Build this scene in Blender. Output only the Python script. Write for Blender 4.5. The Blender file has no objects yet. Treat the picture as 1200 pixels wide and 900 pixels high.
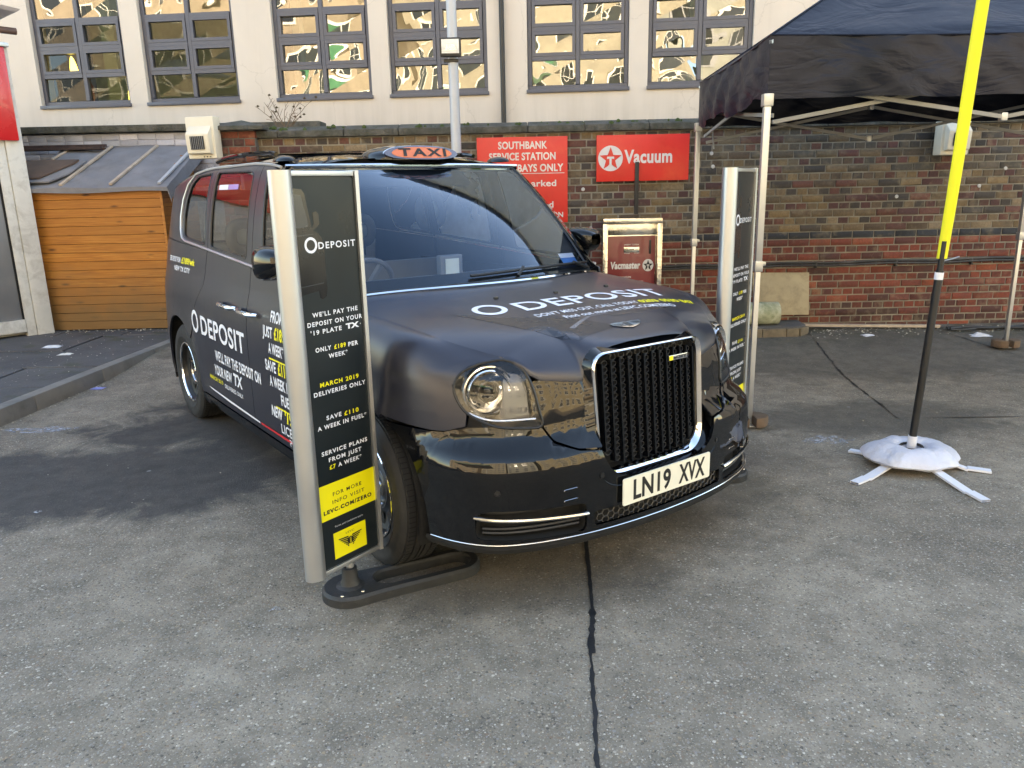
import bpy, bmesh, math, random
import numpy as np
from mathutils import Vector, Matrix
from mathutils.bvhtree import BVHTree
random.seed(7); rng = np.random.default_rng(7)
R = math.radians
SC = bpy.context.scene
COL = SC.collection

# ------------------------------------------------------------------ camera
F_PX, PITCH, ROLL, CAM_H = 905.0, R(14.25), R(1.22), 1.63
cam_data = bpy.data.cameras.new('camera'); cam = bpy.data.objects.new('camera', cam_data); COL.objects.link(cam)
cam_data.sensor_width = 36; cam_data.lens = F_PX / 1200 * 36; cam_data.clip_start = .05; cam_data.clip_end = 2000
_fw = Vector((0, math.cos(PITCH), -math.sin(PITCH))); _up = Vector((0, math.sin(PITCH), math.cos(PITCH))); _rt = Vector((1, 0, 0))
_r2 = math.cos(ROLL) * _rt - math.sin(ROLL) * _up; _u2 = math.sin(ROLL) * _rt + math.cos(ROLL) * _up
M = Matrix((_r2, _u2, -_fw)).transposed().to_4x4(); M.translation = Vector((0, 0, CAM_H)); cam.matrix_world = M
SC.camera = cam

# ------------------------------------------------------------------ sky, sun, exposure
SUN_EL, SUN_AZ = R(24), R(20)          # azimuth from +Y towards +X: the sun stands behind the white building
world = bpy.data.worlds.new('World'); SC.world = world; world.use_nodes = True
wn = world.node_tree; wn.nodes.clear()
sky = wn.nodes.new('ShaderNodeTexSky'); sky.sky_type = 'NISHITA'; sky.sun_disc = False
sky.sun_elevation = SUN_EL; sky.sun_rotation = SUN_AZ; sky.air_density = 1.0; sky.dust_density = 0.5; sky.ozone_density = 2.6
bg = wn.nodes.new('ShaderNodeBackground'); bg.inputs[1].default_value = 0.14
wo = wn.nodes.new('ShaderNodeOutputWorld'); wn.links.new(sky.outputs[0], bg.inputs[0]); wn.links.new(bg.outputs[0], wo.inputs[0])
sl = bpy.data.lights.new('sun', 'SUN'); sl.energy = 4.6; sl.angle = R(.5); sl.color = (1, .93, .82)
so = bpy.data.objects.new('sun', sl); COL.objects.link(so)
sd = Vector((math.sin(SUN_AZ) * math.cos(SUN_EL), math.cos(SUN_AZ) * math.cos(SUN_EL), math.sin(SUN_EL)))
so.rotation_euler = (-sd).to_track_quat('-Z', 'Y').to_euler()
SC.view_settings.view_transform = 'Standard'; SC.view_settings.look = 'None'; SC.view_settings.gamma = 1
SC.view_settings.exposure = 2.92
SC.view_settings.use_white_balance = True; SC.view_settings.white_balance_temperature = 8900; SC.view_settings.white_balance_tint = 10

# ------------------------------------------------------------------ helpers
def tag(o, label=None, cat=None, group=None, kind=None):
    if label: o['label'] = label
    if cat: o['category'] = cat
    if group: o['group'] = group
    if kind: o['kind'] = kind
    return o
def empty(name, loc=(0, 0, 0), rz=0, parent=None):
    o = bpy.data.objects.new(name, None); COL.objects.link(o); o.location = loc; o.rotation_euler = (0, 0, rz); o.empty_display_size = .1
    if parent: o.parent = parent
    return o
def link(name, me, parent=None, loc=None, rot=None):
    o = bpy.data.objects.new(name, me); COL.objects.link(o)
    if parent: o.parent = parent
    if loc is not None: o.location = loc
    if rot is not None: o.rotation_euler = rot
    return o
class MB:
    """collects shapes, links them as one mesh object"""
    def __init__(s): s.v = []; s.f = []; s.m = []; s.cm = 0; s.M = None
    def add(s, vs, fs):
        b = len(s.v)
        for p in vs:
            p = Vector(p)
            if s.M is not None: p = s.M @ p
            s.v.append(tuple(p))
        for f in fs: s.f.append(tuple(b + i for i in f)); s.m.append(s.cm)
        return s
    def box(s, c, d, rz=0, M=None, rx=0, ry=0):
        x, y, z = d[0] / 2, d[1] / 2, d[2] / 2
        vs = [Vector((a * x, b * y, e * z)) for a in (-1, 1) for b in (-1, 1) for e in (-1, 1)]
        rot = Matrix.Rotation(rz, 3, 'Z') @ Matrix.Rotation(ry, 3, 'Y') @ Matrix.Rotation(rx, 3, 'X')
        vs = [rot @ v + Vector(c) for v in vs]
        return s.add(vs, [(0, 1, 3, 2), (4, 6, 7, 5), (0, 4, 5, 1), (2, 3, 7, 6), (0, 2, 6, 4), (1, 5, 7, 3)])
    def bar(s, a, b, w, h, up=(0, 0, 1)):
        a, b = Vector(a), Vector(b); d = (b - a).normalized(); u = Vector(up)
        sx = d.cross(u)
        if sx.length < 1e-4: sx = d.cross(Vector((1, 0, 0)))
        sx.normalize(); uu = sx.cross(d).normalized()
        vs = [p + sx * (i * w / 2) + uu * (j * h / 2) for p in (a, b) for i, j in ((-1, -1), (1, -1), (1, 1), (-1, 1))]
        return s.add(vs, [(0, 1, 2, 3), (7, 6, 5, 4), (0, 4, 5, 1), (1, 5, 6, 2), (2, 6, 7, 3), (3, 7, 4, 0)])
    def tube(s, pts, r, n=8, closed=False, cap=True, rr=None):
        pts = [Vector(p) for p in pts]; N = len(pts); rings = []; prev = None
        for i, p in enumerate(pts):
            if closed: d = pts[(i + 1) % N] - pts[i - 1]
            else: d = pts[min(i + 1, N - 1)] - pts[max(i - 1, 0)]
            d.normalize()
            if prev is None:
                u = d.cross(Vector((0, 0, 1)))
                if u.length < .1: u = d.cross(Vector((1, 0, 0)))
            else: u = prev - d * prev.dot(d)
            u.normalize(); prev = u; w = d.cross(u)
            q = rr[i] if rr else r
            rings.append([p + (u * math.cos(t) + w * math.sin(t)) * q for t in [2 * math.pi * k / n for k in range(n)]])
        vs = [v for ring in rings for v in ring]; fs = []
        for i in range(N if closed else N - 1):
            j = (i + 1) % N
            for k in range(n): fs.append((i * n + k, i * n + (k + 1) % n, j * n + (k + 1) % n, j * n + k))
        if cap and not closed: fs.append(tuple(range(n))[::-1]); fs.append(tuple((N - 1) * n + k for k in range(n)))
        return s.add(vs, fs)
    def lathe(s, prof, n=32, M=None, closed=False):
        """prof: (radius, height) round local Z"""
        vs = []; fs = []; P = len(prof)
        for k in range(n):
            t = 2 * math.pi * k / n
            for r, h in prof:
                v = Vector((r * math.cos(t), r * math.sin(t), h)); vs.append(M @ v if M is not None else v)
        for k in range(n):
            l = (k + 1) % n
            for i in range(P if closed else P - 1):
                j = (i + 1) % P; fs.append((k * P + i, l * P + i, l * P + j, k * P + j))
        return s.add(vs, fs)
    def prism(s, poly, z0, z1, M=None):
        n = len(poly); vs = [Vector((x, y, z0)) for x, y in poly] + [Vector((x, y, z1)) for x, y in poly]
        if M is not None: vs = [M @ v for v in vs]
        return s.add(vs, [tuple(range(n))[::-1], tuple(range(n, 2 * n))] + [(i, (i + 1) % n, n + (i + 1) % n, n + i) for i in range(n)])
    def grid(s, P, closed_u=False):
        """P[i][j] points"""
        a, b = len(P), len(P[0]); vs = [p for row in P for p in row]; fs = []
        for i in range(a if closed_u else a - 1):
            for j in range(b - 1):
                k = (i + 1) % a; fs.append((i * b + j, k * b + j, k * b + j + 1, i * b + j + 1))
        return s.add(vs, fs)
    def build(s, name, mats, parent=None, smooth=False, bevel=0, seg=2, sub=0, recalc=True, loc=None, rot=None, sharp=40):
        me = bpy.data.meshes.new(name); me.from_pydata(s.v, [], s.f)
        if not isinstance(mats, (list, tuple)): mats = [mats]
        for m in mats: me.materials.append(m)
        if len(mats) > 1: me.polygons.foreach_set('material_index', s.m)
        if bevel or recalc or sub:
            bm = bmesh.new(); bm.from_mesh(me)
            if recalc: bmesh.ops.recalc_face_normals(bm, faces=bm.faces)
            if bevel: bmesh.ops.bevel(bm, geom=[e for e in bm.edges if e.calc_face_angle(0) > .5], offset=bevel, segments=seg, affect='EDGES', profile=.6, clamp_overlap=True)
            bm.to_mesh(me); bm.free()
        if smooth or bevel:
            me.shade_smooth(); me.set_sharp_from_angle(angle=R(sharp))
        me.update()
        return link(name, me, parent, loc, rot)

# ------------------------------------------------------------------ materials
def newmat(name):
    m = bpy.data.materials.new(name); m.use_nodes = True; nt = m.node_tree; nt.nodes.clear()
    return m, nt, nt.nodes, nt.links
def nd(nt, typ, **kw):
    n = nt.nodes.new(typ)
    for k, v in kw.items():
        if k.startswith('i_'): n.inputs[k[2:].replace('_', ' ')].default_value = v
        else: setattr(n, k, v)
    return n
def noise(nt, vec, scale, detail=4, rough=.55, dist=0):
    n = nt.nodes.new('ShaderNodeTexNoise'); n.inputs['Scale'].default_value = scale; n.inputs['Detail'].default_value = detail
    n.inputs['Roughness'].default_value = rough; n.inputs['Distortion'].default_value = dist
    nt.links.new(vec, n.inputs['Vector']); return n
def ramp(nt, fac, stops, interp='LINEAR'):
    r = nt.nodes.new('ShaderNodeValToRGB'); r.color_ramp.interpolation = interp
    while len(r.color_ramp.elements) < len(stops): r.color_ramp.elements.new(.5)
    for e, (p, c) in zip(r.color_ramp.elements, stops): e.position = p; e.color = (*c, 1) if len(c) == 3 else c
    nt.links.new(fac, r.inputs[0]); return r
def mixc(nt, fac, a, b, mode='MIX'):
    n = nt.nodes.new('ShaderNodeMix'); n.data_type = 'RGBA'; n.blend_type = mode
    for k, x in ((0, fac), (6, a), (7, b)):
        if hasattr(x, 'links'): nt.links.new(x, n.inputs[k])
        else: n.inputs[k].default_value = x if k == 0 else (*x, 1)[:4]
    return n.outputs[2]
def mth(nt, op, a, b=None, c=None, clamp=False):
    n = nt.nodes.new('ShaderNodeMath'); n.operation = op; n.use_clamp = clamp
    for k, x in enumerate((a, b, c)):
        if x is None: continue
        if hasattr(x, 'links'): nt.links.new(x, n.inputs[k])
        else: n.inputs[k].default_value = x
    return n.outputs[0]
def maprange(nt, v, a, b, c=0, d=1):
    n = nt.nodes.new('ShaderNodeMapRange'); nt.links.new(v, n.inputs[0])
    for k, x in zip((1, 2, 3, 4), (a, b, c, d)): n.inputs[k].default_value = x
    return n.outputs[0]
def bump(nt, h, strength=.3, dist=.01, normal=None):
    b = nt.nodes.new('ShaderNodeBump'); b.inputs['Strength'].default_value = strength; b.inputs['Distance'].default_value = dist
    nt.links.new(h, b.inputs['Height'])
    if normal is not None: nt.links.new(normal, b.inputs['Normal'])
    return b.outputs[0]
def pm(name, col, rough=.5, metal=0, var=.12, scale=6, bumps=0, bscale=60, bdist=.004, coat=0, dirt=None, dirt_amt=.5, dirt_scale=3, spec=.5, rvar=.08, emis=None):
    """Principled with colour, gloss and relief variation; dirt = colour of patchy soiling"""
    m, nt, N, L = newmat(name)
    tc = N.new('ShaderNodeTexCoord').outputs['Object']
    p = N.new('ShaderNodeBsdfPrincipled'); o = N.new('ShaderNodeOutputMaterial'); L.new(p.outputs[0], o.inputs[0])
    n1 = noise(nt, tc, scale, 5)
    dark = tuple(c * (1 - var) for c in col); light = tuple(min(1, c * (1 + var)) for c in col)
    c = mixc(nt, maprange(nt, n1.outputs[0], .3, .7), dark, light)
    if dirt:
        n2 = noise(nt, tc, dirt_scale, 8, .65, .4)
        c = mixc(nt, maprange(nt, n2.outputs[0], .62 - .3 * dirt_amt, .75, 0, min(1, dirt_amt * 1.3)), c, dirt)
    L.new(c, p.inputs['Base Color'])
    p.inputs['Metallic'].default_value = metal; p.inputs['Coat Weight'].default_value = coat; p.inputs['Coat Roughness'].default_value = .05
    p.inputs['Specular IOR Level'].default_value = spec
    L.new(maprange(nt, n1.outputs[0], .3, .7, max(.01, rough - rvar), min(1, rough + rvar)), p.inputs['Roughness'])
    if bumps:
        n3 = noise(nt, tc, bscale, 6, .6); L.new(bump(nt, n3.outputs[0], bumps, bdist), p.inputs['Normal'])
    if emis: p.inputs['Emission Color'].default_value = (*emis[0], 1); p.inputs['Emission Strength'].default_value = emis[1]
    return m
def glassm(name, tint, ior=1.5, refl=0.0, k=1.7, rough=.0, wave=0, wscale=2, gcol=(1, 1, 1)):
    """thin glazing: clear tinted pane with a Fresnel mirror"""
    m, nt, N, L = newmat(name)
    t = nd(nt, 'ShaderNodeBsdfTransparent'); t.inputs[0].default_value = (*tint, 1)
    g = nd(nt, 'ShaderNodeBsdfGlossy'); g.inputs['Roughness'].default_value = rough; g.inputs[0].default_value = (*gcol, 1)
    f = nd(nt, 'ShaderNodeFresnel'); f.inputs[0].default_value = ior
    if wave:
        tc = N.new('ShaderNodeTexCoord').outputs['Object']
        n = noise(nt, tc, wscale, 1.5, .4, .3); b = bump(nt, n.outputs[0], 1.0, wave); L.new(b, g.inputs['Normal'])
    mx = N.new('ShaderNodeMixShader'); fac = mth(nt, 'MAXIMUM', mth(nt, 'MULTIPLY_ADD', f.outputs[0], k, refl), 0, clamp=True)
    L.new(fac, mx.inputs[0]); L.new(t.outputs[0], mx.inputs[1]); L.new(g.outputs[0], mx.inputs[2])
    o = N.new('ShaderNodeOutputMaterial'); L.new(mx.outputs[0], o.inputs[0]); return m

# ------------------------------------------------------------------ lettering
_tc = {}
def text_geo(txt, bold=0, space=1.0):
    key = (txt, bold, space)
    if key not in _tc:
        cu = bpy.data.curves.new('t', 'FONT'); cu.body = txt; cu.size = 1; cu.offset = bold; cu.space_character = space; cu.resolution_u = 4
        ob = bpy.data.objects.new('t', cu); me = bpy.data.meshes.new_from_object(ob)
        V = [(v.co.x, v.co.y) for v in me.vertices]; Fc = [tuple(p.vertices) for p in me.polygons]
        bpy.data.objects.remove(ob); bpy.data.meshes.remove(me); bpy.data.curves.remove(cu)
        _tc[key] = (np.array(V).reshape(-1, 2), Fc)
    return _tc[key]
_cap = None
def text2d(txt, h, x=0, y=0, align='L', xs=1.0, bold=0.012, space=1.05, shear=0, rot=0, width=None):
    """2-D letters of cap height h, baseline at (x, y)"""
    global _cap
    if _cap is None: _cap = text_geo('H')[0][:, 1].max()
    V, Fc = text_geo(txt, bold, space); V = V * (h / _cap)
    if width: xs = width / (V[:, 0].max() - V[:, 0].min())
    X = V[:, 0] * xs + shear * V[:, 1]; Y = V[:, 1]
    X = X - (X.min() if align == 'L' else X.max() if align == 'R' else (X.min() + X.max()) / 2)
    c, s_ = math.cos(rot), math.sin(rot)
    return np.stack([X * c - Y * s_ + x, X * s_ + Y * c + y], 1), Fc
def ring2d(cx, cy, r0, r1, n=40, sy=1):
    V = []; Fc = []
    for k in range(n):
        t = 2 * math.pi * k / n; V += [(cx + r0 * math.cos(t), cy + sy * r0 * math.sin(t)), (cx + r1 * math.cos(t), cy + sy * r1 * math.sin(t))]
    for k in range(n): l = (k + 1) % n; Fc.append((2 * k, 2 * k + 1, 2 * l + 1, 2 * l))
    return np.array(V), Fc
def poly2d(P): return np.array(P, float), [tuple(range(len(P)))]
def flat_print(name, geos, fn, mat, parent, step=None):
    """2-D shapes laid on a surface: fn(u, v) -> points"""
    bm = bmesh.new()
    for V, Fc in geos:
        vs = [bm.verts.new((p[0], p[1], 0)) for p in V]
        for f in Fc:
            try: bm.faces.new([vs[i] for i in f])
            except ValueError: pass
    if step: grid_cut(bm, step)
    A = np.array([v.co for v in bm.verts]); Q = fn(A[:, 0], A[:, 1])
    for v, q in zip(bm.verts, Q): v.co = q
    me = bpy.data.meshes.new(name); bm.to_mesh(me); bm.free(); me.materials.append(mat)
    return link(name, me, parent)
def grid_cut(bm, step):
    for ax in (0, 1):
        lo = min(v.co[ax] for v in bm.verts); hi = max(v.co[ax] for v in bm.verts)
        k = math.floor(lo / step) + 1
        while k * step < hi:
            co = [0, 0, 0]; no = [0, 0, 0]; co[ax] = k * step + 1e-5; no[ax] = 1
            bmesh.ops.bisect_plane(bm, geom=bm.verts[:] + bm.edges[:] + bm.faces[:], plane_co=co, plane_no=no, dist=1e-6); k += 1
def fillet(P, r, n=5):
    out = []; N = len(P)
    for i in range(N):
        a, b, c = (Vector((*P[(i + k) % N][:2], 0)) for k in (-1, 0, 1)); rr = P[i][2] if len(P[i]) > 2 else r
        u = a - b; w = c - b; d = min(rr, u.length * .48, w.length * .48)
        if d < 1e-4: out.append((b.x, b.y)); continue
        p0 = b + u.normalized() * d; p2 = b + w.normalized() * d
        for k in range(n + 1):
            t = k / n; q = p0 * (1 - t) ** 2 + b * 2 * t * (1 - t) + p2 * t * t; out.append((q.x, q.y))
    return out
def smooth_closed(P, n=4):
    P = np.array(P, float); N = len(P); out = []
    for i in range(N):
        p0, p1, p2, p3 = P[i - 1], P[i], P[(i + 1) % N], P[(i + 2) % N]
        for k in range(n):
            t = k / n; out.append(tuple(.5 * ((2 * p1) + (-p0 + p2) * t + (2 * p0 - 5 * p1 + 4 * p2 - p3) * t * t + (-p0 + 3 * p1 - 3 * p2 + p3) * t ** 3)))
    return out
def dens(P, step):
    out = []; N = len(P)
    for i in range(N):
        a = np.array(P[i][:2], float); b = np.array(P[(i + 1) % N][:2], float); k = max(1, int(np.hypot(*(b - a)) / step))
        for j in range(k): out.append(tuple(a + (b - a) * j / k))
    return out
def chart_part(name, outer, holes, fn, mat, parent, step=.05, thick=.014, off=0.0, flange=True):
    """panel cut from a curved surface: outlines in (s, v), fn(s, v, off) -> local points"""
    bm = bmesh.new()
    for P in [outer] + list(holes):
        P = dens(P, step); vs = [bm.verts.new((x, y, 0)) for x, y in P]
        for i in range(len(vs)): bm.edges.new((vs[i], vs[(i + 1) % len(vs)]))
    bmesh.ops.triangle_fill(bm, edges=bm.edges[:], use_beauty=True, use_dissolve=False)
    for e in [e for e in bm.edges if not e.link_faces]: bm.edges.remove(e)
    grid_cut(bm, step)
    A = np.array([v.co[:] for v in bm.verts]); Q = fn(A[:, 0], A[:, 1], off)
    bm.verts.index_update(); be = [e for e in bm.edges if e.is_boundary] if flange else []
    Q2 = fn(A[:, 0], A[:, 1], off - thick)
    f0 = max(bm.faces, key=lambda f: f.calc_area()); i3 = [v.index for v in f0.verts][:3]
    n = np.cross(Q[i3[1]] - Q[i3[0]], Q[i3[2]] - Q[i3[0]]); flip = np.dot(n, Q[i3[0]] - Q2[i3[0]]) < 0
    inner = {}
    faces = []
    for e in be:
        a, b = e.verts; f = e.link_faces[0]
        lp = [l for l in f.loops if l.edge == e][0]; a, b = lp.vert, lp.link_loop_next.vert
        faces.append((a.index, b.index))
    V = [tuple(q) for q in Q]; Fc = [tuple(v.index for v in f.verts) for f in bm.faces]
    for a, b in faces:
        for i in (a, b):
            if i not in inner: inner[i] = len(V); V.append(tuple(Q2[i]))
        Fc.append((b, a, inner[a], inner[b]))
    if flip: Fc = [f[::-1] for f in Fc]
    bm.free()
    me = bpy.data.meshes.new(name); me.from_pydata(V, [], Fc); me.materials.append(mat)
    me.shade_smooth(); me.set_sharp_from_angle(angle=R(40)); me.update()
    return link(name, me, parent)
# ------------------------------------------------------------------ palette
M_wrap = pm('satin wrap', (.026, .028, .042), .31, .3, .12, 3, rvar=.03, spec=.8)
M_gloss = pm('gloss black paint', (.003, .0032, .004), .03, 0, .1, 4, coat=0, rvar=.01, spec=.5)
M_black = pm('black plastic', (.012, .012, .013), .45, 0, .2, 20, .15, 200, .001)
M_under = pm('matt dark lining', (.006, .006, .006), .9, 0, .2, 20)
M_chrome = pm('chrome', (.82, .82, .83), .06, 1, .03, 5, rvar=.02)
M_satinchrome = pm('satin chrome', (.55, .55, .56), .18, 1, .03, 5, rvar=.04)
M_rubber = pm('tyre rubber', (.014, .014, .015), .75, 0, .25, 30, .3, 300, .001, dirt=(.05, .047, .043), dirt_amt=.35, dirt_scale=6)
M_glass = glassm('side glass', (.70, .74, .70), 1.5, .01, 1.2)
M_screen = glassm('windscreen glass', (.92, .95, .97), 1.5, .0, 1.35, gcol=(.62, .80, 1.0))
M_clear = glassm('clear lens', (.93, .94, .95), 1.45, .0, 1.3)
M_white = pm('white vinyl', (.72, .74, .80), .5, var=.03)
M_yellow = pm('yellow vinyl', (.80, .72, .02), .5, var=.03)
M_red = pm('red vinyl', (.60, .02, .03), .5, var=.05)
M_grey = pm('grey vinyl', (.10, .10, .11), .45, var=.1)
M_black_ink = pm('black print', (.008, .008, .008), .5, var=.05)
M_plate = pm('reflective plate', (.74, .72, .60), .35, var=.03)
M_orange = pm('orange lamp lens', (.62, .15, .045), .25, var=.05, coat=.6)
M_seat = pm('grey upholstery', (.62, .64, .66), .8, var=.1, scale=14, bumps=.2, bscale=200, bdist=.001)
M_trim = pm('dark interior trim', (.14, .16, .19), .6, var=.1)
M_alu = pm('brushed aluminium', (.49, .50, .51), .40, .85, .04, 3, .05, 150, .0005, rvar=.06)
M_steel = pm('galvanised steel', (.45, .46, .47), .4, .8, .12, 25, .05, 80)
M_panelink = pm('dark satin print', (.010, .015, .018), .34, 0, .1, 3, spec=.3)
M_rubberbase = pm('recycled rubber', (.02, .021, .022), .55, 0, .25, 40, .5, 150, .003, dirt=(.10, .095, .085), dirt_amt=.25, dirt_scale=12)
M_brass = pm('polished stainless', (.62, .60, .55), .18, 1, .15, 5, .3, 14, .012, rvar=.06)
M_postwhite = pm('weathered white paint', (.62, .61, .57), .6, 0, .06, 5, .15, 60, .003, dirt=(.16, .13, .10), dirt_amt=.45, dirt_scale=5)
M_lamp_post = pm('grey painted steel', (.42, .44, .48), .45, .2, .06, 6, .05, 50, dirt=(.18, .16, .14), dirt_amt=.2)
M_redsign = pm('faded red sign', (.66, .022, .016), .4, 0, .10, 3, .03, 40, dirt=(.80, .14, .05), dirt_amt=.30, dirt_scale=2.2)
M_cream = pm('cream render', (.56, .50, .435), .85, 0, .035, 1.2, .3, 90, .003, dirt=(.50, .43, .36), dirt_amt=.22, dirt_scale=.8)
M_frame = pm('blue grey aluminium', (.085, .09, .115), .45, .2, .06, 4)
M_pvc = pm('cream plastic casing', (.68, .62, .50), .5, 0, .06, 5, dirt=(.35, .28, .2), dirt_amt=.15)
M_awning = pm('corrugated sheet', (.6, .6, .66), .5, 0, .08, 5)
M_pipe = pm('black conduit', (.03, .03, .03), .5, 0, .3, 10, .2, 60, dirt=(.2, .18, .16), dirt_amt=.3)
M_felt = pm('grey roofing felt', (.185, .185, .20), .8, 0, .16, 4, .5, 70, .01, dirt=(.08, .07, .065), dirt_amt=.35)
M_batten = pm('weathered batten', (.42, .34, .27), .8, 0, .2, 8, .3, 60)
M_board = pm('weathered plywood', (.36, .30, .20), .85, 0, .1, 6, .4, 70, .004, dirt=(.16, .13, .09), dirt_amt=.5, dirt_scale=9)
M_moss = pm('mossy concrete', (.42, .43, .32), .9, 0, .2, 8, .5, 60, .006, dirt=(.06, .10, .015), dirt_amt=.75, dirt_scale=7)
M_concrete = pm('kerb concrete', (.19, .18, .165), .9, 0, .12, 6, .5, 120, .004, dirt=(.07, .07, .06), dirt_amt=.45, dirt_scale=5)
M_coping = pm('mossy coping stone', (.10, .095, .082), .95, 0, .4, 9, .9, 40, .03, dirt=(.035, .040, .017), dirt_amt=.6, dirt_scale=7)
M_mortar = pm('mortar', (.25, .23, .195), .95, 0, .2, 12, .5, 120, .004, dirt=(.08, .075, .065), dirt_amt=.5, dirt_scale=2)
M_mortar_dark = pm('dark mortar', (.13, .12, .105), .95, 0, .2, 12, .5, 120, .004)
M_bag = pm('pale water bag', (.56, .58, .66), .35, 0, .06, 8, .6, 14, .02, dirt=(.30, .26, .21), dirt_amt=.35, dirt_scale=9)
M_whitepaint = pm('white enamel', (.70, .72, .78), .4, 0, .03, 5)
M_flag = pm('yellow flag cloth', (.74, .70, .03), .7, 0, .04, 6, .15, 30)
M_sticker = pm('blue sticker', (.05, .25, .6), .4, 0, .1, 20)

def canvas_mat():
    m, nt, N, L = newmat('black tent canvas')
    tc = N.new('ShaderNodeTexCoord').outputs['Object']; p = N.new('ShaderNodeBsdfPrincipled'); o = N.new('ShaderNodeOutputMaterial'); L.new(p.outputs[0], o.inputs[0])
    p.inputs['Base Color'].default_value = (.006, .008, .019, 1); p.inputs['Roughness'].default_value = .45; p.inputs['Specular IOR Level'].default_value = .28
    mp = nd(nt, 'ShaderNodeMapping'); mp.inputs['Scale'].default_value = (1, 1, 3.2); L.new(tc, mp.inputs[0])
    a = noise(nt, mp.outputs[0], 1.9, 3, .5, 1.4); b = noise(nt, tc, 7, 3, .5, 1.0)
    r = mth(nt, 'ABSOLUTE', mth(nt, 'SUBTRACT', a.outputs[0], .5)); h = mth(nt, 'ADD', mth(nt, 'MULTIPLY', r, 1.4), mth(nt, 'MULTIPLY', b.outputs[0], .25))
    L.new(bump(nt, h, .45, .028), p.inputs['Normal']); return m
M_canvas = canvas_mat(); M_truss = pm('dull grey bar', (.27, .265, .255), .6, 0, .1, 6); M_trimline = pm('silver trim', (.50, .50, .51), .38, .6, .03, 5)

def facade_mat():
    m, nt, N, L = newmat('stained cream render'); tc = N.new('ShaderNodeNewGeometry').outputs['Position']
    p = N.new('ShaderNodeBsdfPrincipled'); o = N.new('ShaderNodeOutputMaterial'); L.new(p.outputs[0], o.inputs[0]); p.inputs['Roughness'].default_value = .88
    mp = nd(nt, 'ShaderNodeMapping'); mp.inputs['Scale'].default_value = (4.5, 4.5, .22); L.new(tc, mp.inputs[0])
    st = noise(nt, mp.outputs[0], 1.3, 7, .65, .3); bl = noise(nt, tc, .9, 6, .6, .5); fi = noise(nt, tc, 110, 4, .6); sx = N.new('ShaderNodeSeparateXYZ'); L.new(tc, sx.inputs[0])
    c = mixc(nt, maprange(nt, bl.outputs[0], .3, .7), (.585, .515, .45), (.64, .57, .505)); c = mixc(nt, maprange(nt, st.outputs[0], .54, .80, 0, .22), c, (.43, .36, .30))
    low = mth(nt, 'MULTIPLY', maprange(nt, sx.outputs[2], 2.95, 2.45, 0, .3), maprange(nt, st.outputs[0], .35, .6)); c = mixc(nt, low, c, (.34, .30, .25))
    v = nd(nt, 'ShaderNodeTexVoronoi'); v.feature = 'DISTANCE_TO_EDGE'; v.inputs['Scale'].default_value = .55; dn = noise(nt, tc, 3.0, 5, .6); vm_ = N.new('ShaderNodeVectorMath'); vm_.operation = 'MULTIPLY_ADD'; L.new(dn.outputs['Color'], vm_.inputs[0]); vm_.inputs[1].default_value = (.35, .35, .35); L.new(tc, vm_.inputs[2]); L.new(vm_.outputs[0], v.inputs['Vector'])
    c = mixc(nt, maprange(nt, v.outputs['Distance'], .004, .0012, 0, .22), c, (.30, .25, .21))
    L.new(c, p.inputs['Base Color']); L.new(bump(nt, fi.outputs[0], .35, .004), p.inputs['Normal']); return m
M_facade = facade_mat()

def brick_mat(name, source):
    m, nt, N, L = newmat(name)
    tc = N.new('ShaderNodeNewGeometry').outputs['Position']; p = N.new('ShaderNodeBsdfPrincipled'); o = N.new('ShaderNodeOutputMaterial'); L.new(p.outputs[0], o.inputs[0])
    if source in ('obj', 'paint'): c0 = N.new('ShaderNodeObjectInfo').outputs['Color']
    else: a = N.new('ShaderNodeAttribute'); a.attribute_name = 'bcol'; c0 = a.outputs['Color']
    n1 = noise(nt, tc, 45, 6, .7); n2 = noise(nt, tc, 9, 6, .65); n3 = noise(nt, tc, 2.3, 6, .6, .5)
    K = .25 if source == 'paint' else 1
    c = mixc(nt, maprange(nt, n1.outputs[0], .35, .7, 0, .55 * K), c0, (.02, .017, .015), 'MIX')
    c = mixc(nt, maprange(nt, n2.outputs[0], .52, .75, 0, .5 * K), c, (.30, .24, .16))
    c = mixc(nt, maprange(nt, n3.outputs[0], .55, .75, 0, .55 * K), c, (.04, .036, .032))
    L.new(c, p.inputs['Base Color']); p.inputs['Roughness'].default_value = .88
    L.new(bump(nt, n1.outputs[0], .6, .006), p.inputs['Normal']); return m
M_brick_obj = brick_mat('fired brick', 'obj'); M_brick_att = brick_mat('fired brick mass', 'att'); M_brick_paint = brick_mat('painted brick', 'paint')

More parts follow.
